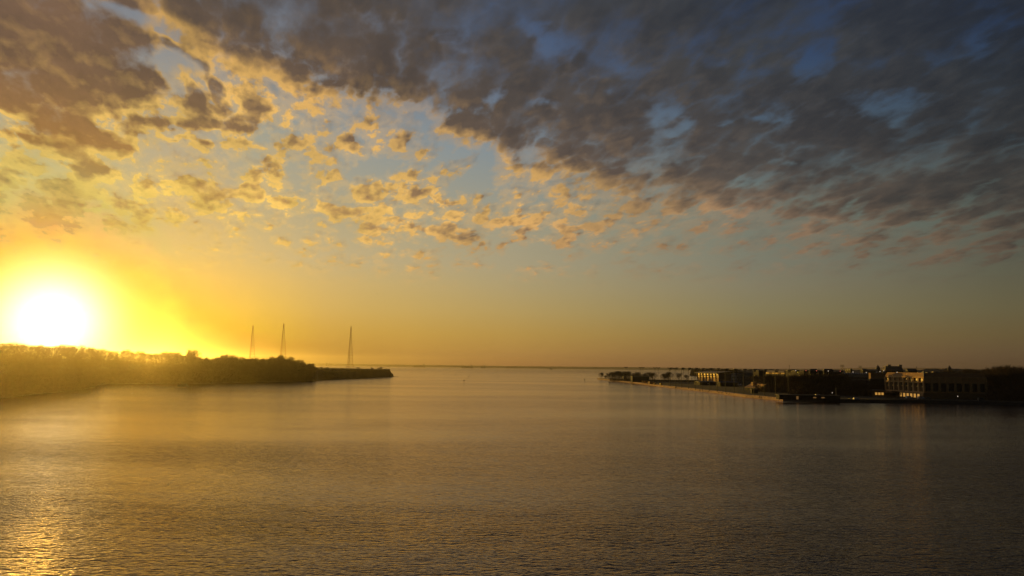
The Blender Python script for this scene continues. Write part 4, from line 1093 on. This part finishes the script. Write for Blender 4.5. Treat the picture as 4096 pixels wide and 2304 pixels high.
# goals, flagpoles, tents
def goal(u, v, w, label):
    g_ = ground(u, v, GZ); r_ = empty('goal_posts', (g_.x, g_.y, GZ), 0, label, 'goal')
    for x in (-w / 2, w / 2):
        b = MB(); b.cyl((x, 0, 0), (x, 0, 3.6), 0.12, None, 6); b.build('post', M['white'], r_)
    b = MB(); b.cyl((-w / 2, 0, 3.6), (w / 2, 0, 3.6), 0.12, None, 6); b.build('crossbar', M['white'], r_)
goal(3191, 1572, 3.6, 'white goal on the shaded field behind the bend'); goal(3231, 1573, 4.5, 'wide white goal behind the tall poles on the field')
def tent(u, v, w, label):
    g_ = ground(u, v, GZ); r_ = empty('marquee', (g_.x, g_.y, GZ), R(12), label, 'tent', 'white tents beside the clubhouses')
    for x in (-1, 1):
        for y in (-1, 1):
            b = MB(); b.cyl((x * w * .46, y * w * .46, 0), (x * w * .46, y * w * .46, 2.3), 0.07, None, 5); b.build('post', M['white'], r_)
    b = MB(); b.raw([(-w/2,-w/2,2.3),(w/2,-w/2,2.3),(w/2,w/2,2.3),(-w/2,w/2,2.3),(0,0,2.3 + w * .5)], [(0,1,4),(1,2,4),(2,3,4),(3,0,4),(3,2,1,0)]); b.build('canopy', M['white'], r_)
for u, v, lb_ in [(2831, 1541, 'white peaked tent left of the field-house clubhouse gap'), (2851, 1541, 'white peaked tent second from the left by the clubhouses'), (2935, 1545, 'white peaked tent below the granite hall\'s left end'), (2953, 1546, 'white peaked tent below the middle of the granite hall'), (2963, 1546, 'white peaked tent nearest the boathouse roof')]:
    tent(u, v, 3.4, lb_)

# ------------------------------------------------------------------ vehicles and boats along the quay
def car(u, v, label, m, rz=0.0, van=False):
    g_ = ground(u, v, GZ); r_ = empty('parked_van' if van else 'parked_car', (g_.x, g_.y, GZ), rz, label, 'van' if van else 'car', 'vehicles parked on the quay')
    b = MB()
    L_, W_, H_ = (5.8, 2.0, 2.4) if van else (4.5, 1.8, 1.45)
    pr = [(-L_/2, .35), (-L_/2, .85), (-L_/2 + .15, H_ * (.97 if van else .62)), (-L_/2 + (.25 if van else .9), H_), (L_ * (.22 if van else .10), H_), (L_ * .34, H_ * .62), (L_/2 - .05, H_ * .52), (L_/2, .35)]
    n = len(pr); vs = [(x, -W_/2, z) for x, z in pr] + [(x, W_/2, z) for x, z in pr]
    b.raw(vs, [(i, (i + 1) % n, n + (i + 1) % n, n + i) for i in range(n)] + [tuple(range(n))[::-1], tuple(range(n, 2 * n))]); b.build('body', m, r_)
    b = MB(); b.box(-L_ * .28, L_ * .12, -W_/2 - .02, W_/2 + .02, H_ * .66, H_ * .93); b.build('side_window', M['pane'], r_)
    w = None
    for x in (-L_ * .31, L_ * .31):
        for y in (-W_/2, W_/2):
            if w is None:
                b = MB(); b.cyl((0, -.12, 0), (0, .12, 0), .34, None, 12); w = b.build('wheel', M['navy'], r_, (x, y, .34))
            else: c = w.copy(); COL.objects.link(c); c.parent = r_; c.location = (x, y, .34)
car(3637, 1594.5, 'white van parked on the quay below the library windows with a painted sun glow', M['white'], 0.1, True)
car(3685, 1596, 'large white van beside the near corner of the library', M['white'], 0.0, True)
car(3712, 1595, 'grey car parked just right of the library corner', M['steel'], 0.1)
car(3697, 1593, 'pale car behind the large white van', M['copper'], 0.2)
car(3925, 1602, 'long pale van on the quay by the dark trees', M['copper'], 0.0, True)
car(3249, 1587, 'pale car parked at the left of the shaded quay', M['white'], 0.2)
car(3273, 1587, 'white van at the left of the shaded quay', M['white'], 0.1, True)
M['boatred'] = mat('faded_red_paint', (0.24, 0.10, 0.08), 0.6)
def yacht(u, v, L_, label, m, mast_h=0.0, rz=0.0, cab=True):
    g_ = ground(u, v, 0.0); r_ = empty('moored_boat', (g_.x, g_.y, 0), rz, label, 'boat', 'boats moored along the shaded quay')
    b = MB(); hull(b, L_, L_ * .3, L_ * .12, -0.2); b.build('hull', m, r_)
    if cab:
        b = MB(); b.raw([(-L_*.25,-L_*.1,L_*.1),(L_*.15,-L_*.09,L_*.1),(L_*.15,L_*.09,L_*.1),(-L_*.25,L_*.1,L_*.1),(-L_*.22,-L_*.08,L_*.24),(L_*.03,-L_*.07,L_*.24),(L_*.03,L_*.07,L_*.24),(-L_*.22,L_*.08,L_*.24)], [(4,5,6,7),(0,1,5,4),(1,2,6,5),(2,3,7,6),(3,0,4,7)]); b.build('cabin', M['white'], r_)
    if mast_h:
        b = MB(); b.cyl((0, 0, 0.5), (0, 0, mast_h), 0.14, 0.08, 6); b.cyl((0, 0, 2.2), (-L_ * .42, 0, 2.1), 0.1, None, 5); b.build('mast', M['white'], r_)
yacht(3345, 1604, 11, 'sailboat with one tall white mast moored at the shaded quay', M['white'], 12.0, 0.05, True)
yacht(3430, 1607, 15, 'faded red workboat moored at the shaded quay', M['boatred'], 4.0, 0.0)
yacht(3460, 1607, 8, 'small white cabin boat moored right of the faded red workboat', M['white'], 0, 0.1)
yacht(3288, 1605, 9, 'dark low launch moored left of the sailboat', M['navy'], 0, 0.1, False)
g_ = ground(3192, 1596, GZ + 0.5)
r_ = empty('quay_gate', (g_.x, g_.y, GZ), 0, 'lit doorway of a dark boat shed near the bend of the seawall', 'shed')
b = MB(); b.box(-16, 36, 0, 8, 0, 3.6); b.build('wall', M['dark'], r_)
b = MB(); b.box(-16.5, 36.5, -.6, 8.5, 3.6, 4.0); b.build('roof', M['slate'], r_)
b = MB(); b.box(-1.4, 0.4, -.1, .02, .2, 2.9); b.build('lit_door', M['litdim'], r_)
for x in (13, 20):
    b = MB(); b.box(x, x + 2.6, -.1, .02, 1.4, 2.4); b.build('glow_window', M['litdim'], r_)

# channel markers and sitting birds
def marker(u, v, h, label):
    g_ = ground(u, v, 0); r_ = empty('channel_marker', (g_.x, g_.y, 0), rng.uniform(0, 1), label, 'marker', 'channel markers out on the river')
    b = MB(); b.cyl((0, 0, -1), (0, 0, h), 0.22, 0.18, 6); b.build('pile', M['timber'], r_)
    b = MB(); b.box(-.9, .9, -.3, -.2, h - 1.8, h); b.box(-.9, .9, .2, .3, h - 1.8, h); b.build('daymark', M['dark'], r_)
for u, v, h, lb_ in [(1856, 1529.5, 4.2, 'nearest dark channel marker left of centre in open water'), (1875, 1510, 4.0, 'dark channel marker second in the line left of centre'), (1884, 1493.5, 5.0, 'far dark channel marker near the horizon left of centre'), (1823, 1501, 3.5, 'small far channel marker nearest the wooded point'), (1993, 1509.5, 4.5, 'lone dark channel marker in the middle of the river mouth'), (2338, 1525, 4.5, 'dark channel marker left of the seawall tip'), (2438, 1538, 4.2, 'dark channel marker off the seawall below the tip trees')]:
    marker(u, v, h, lb_)
M['feather'] = mat('grey_feathers', (0.12, 0.10, 0.085), 0.8)
def gull(p, span, rz, up, label, roll=0.0):
    r_ = empty('gull', tuple(p), rz, label, 'bird'); r_.rotation_euler = (0, roll, rz)
    b = MB(); prof = [(-.5, .01), (-.4, .05), (-.15, .09), (.15, .10), (.32, .06), (.42, .065), (.5, .04), (.58, .01)]
    n = 8; vs = []
    for y, r0 in prof:
        for i in range(n): a = 2 * math.pi * i / n; vs.append((r0 * math.cos(a), y, r0 * .85 * math.sin(a) + (.04 if y > .3 else 0)))
    b.raw(vs, [(k * n + i, k * n + (i + 1) % n, (k + 1) * n + (i + 1) % n, (k + 1) * n + i) for k in range(len(prof) - 1) for i in range(n)])
    b.raw([(-.04, -.42, 0), (.04, -.42, 0), (.13, -.68, 0), (-.13, -.68, 0), (0, -.5, .02)], [(0, 1, 2, 3), (0, 4, 1), (1, 4, 2), (2, 4, 3), (3, 4, 0)])
    h = span / 2
    for s in (-1, 1):
        pts = [(0.05, .18, .03, .03), (h * .38, .26, .02, up * h * .42), (h * .72, .12, .015, up * h * .5 + .02), (h, -.12, .005, up * h * .72)]
        ch = [.30, .26, .17, .03]; vs = []
        for (x, y, t, z), c in zip(pts, ch): vs += [(s * x, y, z + t), (s * x, y - c, z), (s * x, y, z - t)]
        b.raw(vs, [f for k in range(3) for f in ((k*3, k*3+1, k*3+4, k*3+3), (k*3+1, k*3+2, k*3+5, k*3+4), (k*3+2, k*3, k*3+3, k*3+5))] + [(9, 10, 11)])
    b.build('body', M['feather'], r_)
p = at(672, 1939, 158); gull(p, 1.15, 0.7, 0.95, 'gull flying low over the golden water with both wings raised', 0.1)
p = at(1508, 1175, 420); gull(p, 1.4, 1.2, 0.15, 'tiny gull gliding in the clear sky right of the masts', 0.1)
p = at(2137, 1142, 420); gull(p, 1.5, 0.3, 0.12, 'tiny gull gliding in the clear sky near the middle of the picture', -0.1)
def float_bird(u, v, label):
    g_ = ground(u, v, 0); b = MB(); prof = [(-.35, .03), (-.2, .12), (.1, .16), (.28, .08), (.33, .06), (.42, .07), (.5, .02)]; n = 8; vs = []
    for y, r0 in prof:
        for i in range(n): a = 2 * math.pi * i / n; vs.append((y * 2.2, r0 * 2 * math.cos(a), r0 * 2 * math.sin(a) + (.45 if y > .26 else .08)))
    b.raw(vs, [(k * n + i, k * n + (i + 1) % n, (k + 1) * n + (i + 1) % n, (k + 1) * n + i) for k in range(len(prof) - 1) for i in range(n)])
    tag(b.build('floating_bird', M['feather'], None, (g_.x, g_.y, 0), rng.uniform(0, 3)), label, 'bird')
float_bird(248, 1588, 'dark waterbird floating off the foggy shore left of the short pier'); float_bird(528, 1574.5, 'dark waterbird floating on the water below the long pier')

# ------------------------------------------------------------------ trees on the right
def rt(u, vb, vt, D, label, group, protos=ROUND, wide=1.0, zb=GZ):
    top = at(u, vt, D); h = top.z - zb; pr = rng.choice(protos); bh = 20.0 if pr in PROTO else 12.0
    return plant(pr, (top.x, top.y, zb - 0.2), h, bh, rng.uniform(0, 6.28), label, group, wide)
GT = 'bare trees at the tip of the campus'
rt(2404, 0, 1490, 1860, 'round bare tree alone at the very tip of the campus', GT, ROUND, 1.25)
rt(2424, 0, 1501, 1820, 'low bushy tree between the tip tree and the dark clump', GT, ROUND, 1.7)
for u, v, D in [(2447, 1487, 1700), (2458, 1485, 1660), (2470, 1484, 1690), (2482, 1488, 1640), (2500, 1486, 1600), (2512, 1484, 1620), (2527, 1493, 1560), (2490, 1494, 1700), (2452, 1492, 1640), (2464, 1490, 1720), (2476, 1486, 1650), (2494, 1489, 1640), (2506, 1488, 1590), (2519, 1487, 1580), (2537, 1497, 1540), (2546, 1500, 1530), (2434, 1497, 1690), (2440, 1490, 1680), (2560, 1498, 1500), (2572, 1495, 1490), (2582, 1499, 1500)]:
    rt(u, 0, v, D, 'bare tree in the dark clump behind the raised boom', GT, PROTO + ROUND[:1], 1.3)
for u, v, D, lb_ in [(2551, 1488, 1500, 'bare tree rising left behind the low grandstand'), (2590, 1489, 1480, 'bare tree rising behind the right end of the low grandstand'), (2615, 1490, 1400, 'upright bare tree right of the low grandstand'), (2653, 1494, 1400, 'spreading bare tree left of the tallest lone field tree'), (2678, 1488, 1380, 'tall lone bare tree midway to the field house'), (2716, 1492, 1380, 'wide ragged bare tree right of the tall lone tree'), (2746, 1499, 1400, 'thin bare tree just left of the field house')]:
    rt(u, 0, v, D, lb_, 'bare trees along the far edge of the playing field', PROTO[:3] if u > 2700 else ROUND, 1.15)
GM = 'bare trees in shade beyond the library'
for k in range(26):
    u = rng.uniform(3935, 4120); D = rng.uniform(730, 900); vt = interp([(3900, 1500), (3945, 1482), (3985, 1464), (4010, 1468), (4040, 1461), (4070, 1472), (4096, 1463), (4250, 1455)], u) + rng.uniform(-3, 22)
    rt(u, 0, vt, D, 'bare tree in the dark mass at the right edge beyond the library', GM, PROTO, 1.15)
for k in range(9):
    u = rng.uniform(3790, 3950); rt(u, 0, rng.uniform(1474, 1481), rng.uniform(1000, 1200), 'bare tree showing above the shaded roof of the library', 'bare trees behind the library roof', PROTO, 1.2)
for k in range(16):
    u = rng.uniform(3160, 3480); rt(u, 0, rng.uniform(1518, 1545), rng.uniform(790, 850), 'bare tree in shade in front of the dormitory blocks', 'bare trees in front of the dormitories', PROTO[:3] + ROUND, 1.4)
for k in range(16):
    u = rng.uniform(3018, 3165); D = interp([(3018, 1060), (3165, 890)], u) - rng.uniform(10, 60); rt(u, 0, rng.uniform(1497, 1512), D, 'bare tree in the dark row below the sun-coloured clerestory', 'bare trees below the clerestory hall', PROTO, 1.3)
for k in range(18):
    u = rng.uniform(3165, 3375); rt(u, 0, rng.uniform(1490, 1508), rng.uniform(838, 856), 'tall bare tree close against the dark dormitory walls', 'tall bare trees against the dormitories', PROTO, 1.2)
for k in range(6):
    u = 3545 + k * 9; rt(u, 0, rng.uniform(1560, 1572), 715, 'small bare tree on the quay in front of the library colonnade', 'small trees below the library', ROUND, 1.0)
def pts_dark(r):
    u = r.uniform(3940, 4400); D = r.uniform(700, 860); p = at(u, 1490, D); return Vector((p.x, p.y, GZ)), r.uniform(3, 17)
tag(thicket('undergrowth', pts_dark, None, 9000, M['twig'], w=0.14, L=3.0, seed=9), 'dense dark undergrowth under the trees at the right edge', 'undergrowth', kind='stuff')
def pts_mid(r):
    u = r.uniform(3020, 3490); D = r.uniform(800, 850) if u > 3160 else r.uniform(880, 960); p = at(u, 1490, D); return Vector((p.x, p.y, GZ)), r.uniform(0.5, 10)
tag(thicket('shrubbery', pts_mid, None, 9000, M['twig'], w=0.12, L=2.0, seed=12), 'dark shrubbery between the quay and the dormitory blocks', 'shrubs', kind='stuff')

# ------------------------------------------------------------------ far shore, ships
M['farwood'] = mat('far_woodland', (0.34, 0.27, 0.19), 1.0, var=0.3, scale=0.002)
def ridge(name, u0, u1, D, prof, label, depth=900, seed=3):
    r = random.Random(seed); b = MB(); n = int((u1 - u0) / 3); vs = []
    for i in range(n + 1):
        u = u0 + (u1 - u0) * i / n; v = interp(prof, u); t = at(u, v, D); h = max(1.0, t.z) * (1 + 0.06 * math.sin(u * .11) * math.sin(u * .031)) + r.uniform(-1.6, 1.6) * D / 16000
        vs += [(t.x, D, -1), (t.x, D + 30, h), (t.x, D + depth, h * 1.02), (t.x, D + depth + 40, -1)]
    b.raw(vs, [(i * 4 + j, (i + 1) * 4 + j, (i + 1) * 4 + j + 1, i * 4 + j + 1) for i in range(n) for j in range(3)])
    return tag(b.build(name, M['farwood']), kind='structure')
ridge('far_shore', 900, 3300, 15800, [(900, 1450.5), (1300, 1454.5), (1450, 1457), (1600, 1458.8), (1900, 1462.5), (2200, 1466), (2500, 1468.5), (2800, 1472), (3300, 1479)], '')
ridge('hills', 2960, 5200, 2600, [(2960, 1480), (3050, 1477), (3120, 1479), (3250, 1479), (3500, 1480), (3690, 1479), (3740, 1475.5), (3850, 1474.5), (3900, 1478), (3990, 1481), (4096, 1481), (5200, 1480)], '', 700, 6)
def ship(u0, u1, vw, vd, D, label, house, heights, m, crane=0):
    a = at(u0, vw, D); c = at(u1, vw, D); L_ = c.x - a.x; k = D / 3154
    r_ = empty('cargo_ship', ((a.x + c.x) / 2, D, 0), 0, label, 'ship', 'ships anchored on the horizon')
    hz = max(6.0, at((u0 + u1) / 2, vd, D).z)
    b = MB(); hull(b, L_, 30, hz * .9, -1, 0.12); b.v = [(-x, y, z) for x, y, z in b.v]; b.build('hull', m, r_)
    hx = L_ * house; ht = heights * k
    b = MB(); b.box(hx - L_ * .06, hx + L_ * .06, -13, 13, hz * .9, hz * .9 + ht * .6); b.box(hx - L_ * .045, hx + L_ * .045, -15, 15, hz * .9 + ht * .6, hz * .9 + ht * .8); b.build('deckhouse', M['white'], r_)
    b = MB(); b.box(hx + L_ * .03, hx + L_ * .055, -4, 4, hz * .9 + ht * .6, hz * .9 + ht); b.build('funnel', m, r_)
    b = MB(); b.cyl((hx, 0, hz), (hx, 0, hz + ht * 1.15), 1.2, .8, 5); b.cyl((-L_ * .42, 0, hz * .9), (-L_ * .42, 0, hz * 1.5), 1.2, .8, 5); b.build('mast', M['steel'], r_)
M['shipred'] = mat('ship_hull_red', (0.16, 0.07, 0.05), 0.7)
ship(1654, 1701, 1467.5, 1462, 13000, 'large cargo ship farthest left on the horizon, deckhouse at its right end', 0.38, 8, M['shipred'])
ship(1845, 1892, 1469, 1464.5, 12000, 'long cargo ship near the middle of the horizon, deckhouse at its right end', 0.36, 8, M['shipred'])
ship(1923, 1943, 1469, 1465.5, 12500, 'short tall-housed ship just right of the long cargo ship', 0.2, 10, M['navy'])
ship(2022, 2066, 1471, 1468, 14500, 'faint cargo ship almost lost in the haze right of centre', 0.4, 4, M['shipred'])
ship(1303, 1326, 1458, 1453, 14500, 'hazy ship showing above the bluff left of the lone mast', -0.1, 6, M['shipred'])
g_ = at(2203, 1474, 9500)
r_ = empty('motor_yacht', (g_.x, 9500, 0), 0, 'small white sunlit motor vessel on the horizon right of the ships', 'boat')
b = MB(); hull(b, 50, 12, 9, -1, 0.3); b.build('hull', M['white'], r_)
b = MB(); b.box(-14, 8, -5, 5, 9, 15); b.build('deckhouse', M['white'], r_)

def pts_tip(r):
    u = r.uniform(2440, 2790); D = r.uniform(1480, 1700) if u < 2540 else r.uniform(1480, 1700); p = at(u, 1490, D); return Vector((p.x, p.y, GZ)), r.uniform(0.3, 8 if u < 2530 else 1.5)
tag(thicket('shrubbery', pts_tip, None, 4500, M['twig'], w=0.14, L=1.8, seed=31), 'low dark shrubs under the trees along the far edge near the tip', 'shrubs', kind='stuff')

# ------------------------------------------------------------------ haze
hm = bpy.data.materials.new('haze'); hm.use_nodes = True
hm.node_tree.nodes.clear()
hn = Net(hm.node_tree)
pv = hn.node('ShaderNodeVolumePrincipled')
pv.inputs['Color'].default_value = HAZE_COL + (1,)
pv.inputs['Density'].default_value = HAZE_DENSITY
pv.inputs['Anisotropy'].default_value = HAZE_G
ho = hn.node('ShaderNodeOutputMaterial'); hm.node_tree.links.new(pv.outputs[0], ho.inputs['Volume'])
hb = MB(); hb.box(-31000, 31000, -2600, 18500, -12, 215)
haze = tag(hb.build('haze', hm), kind='stuff')
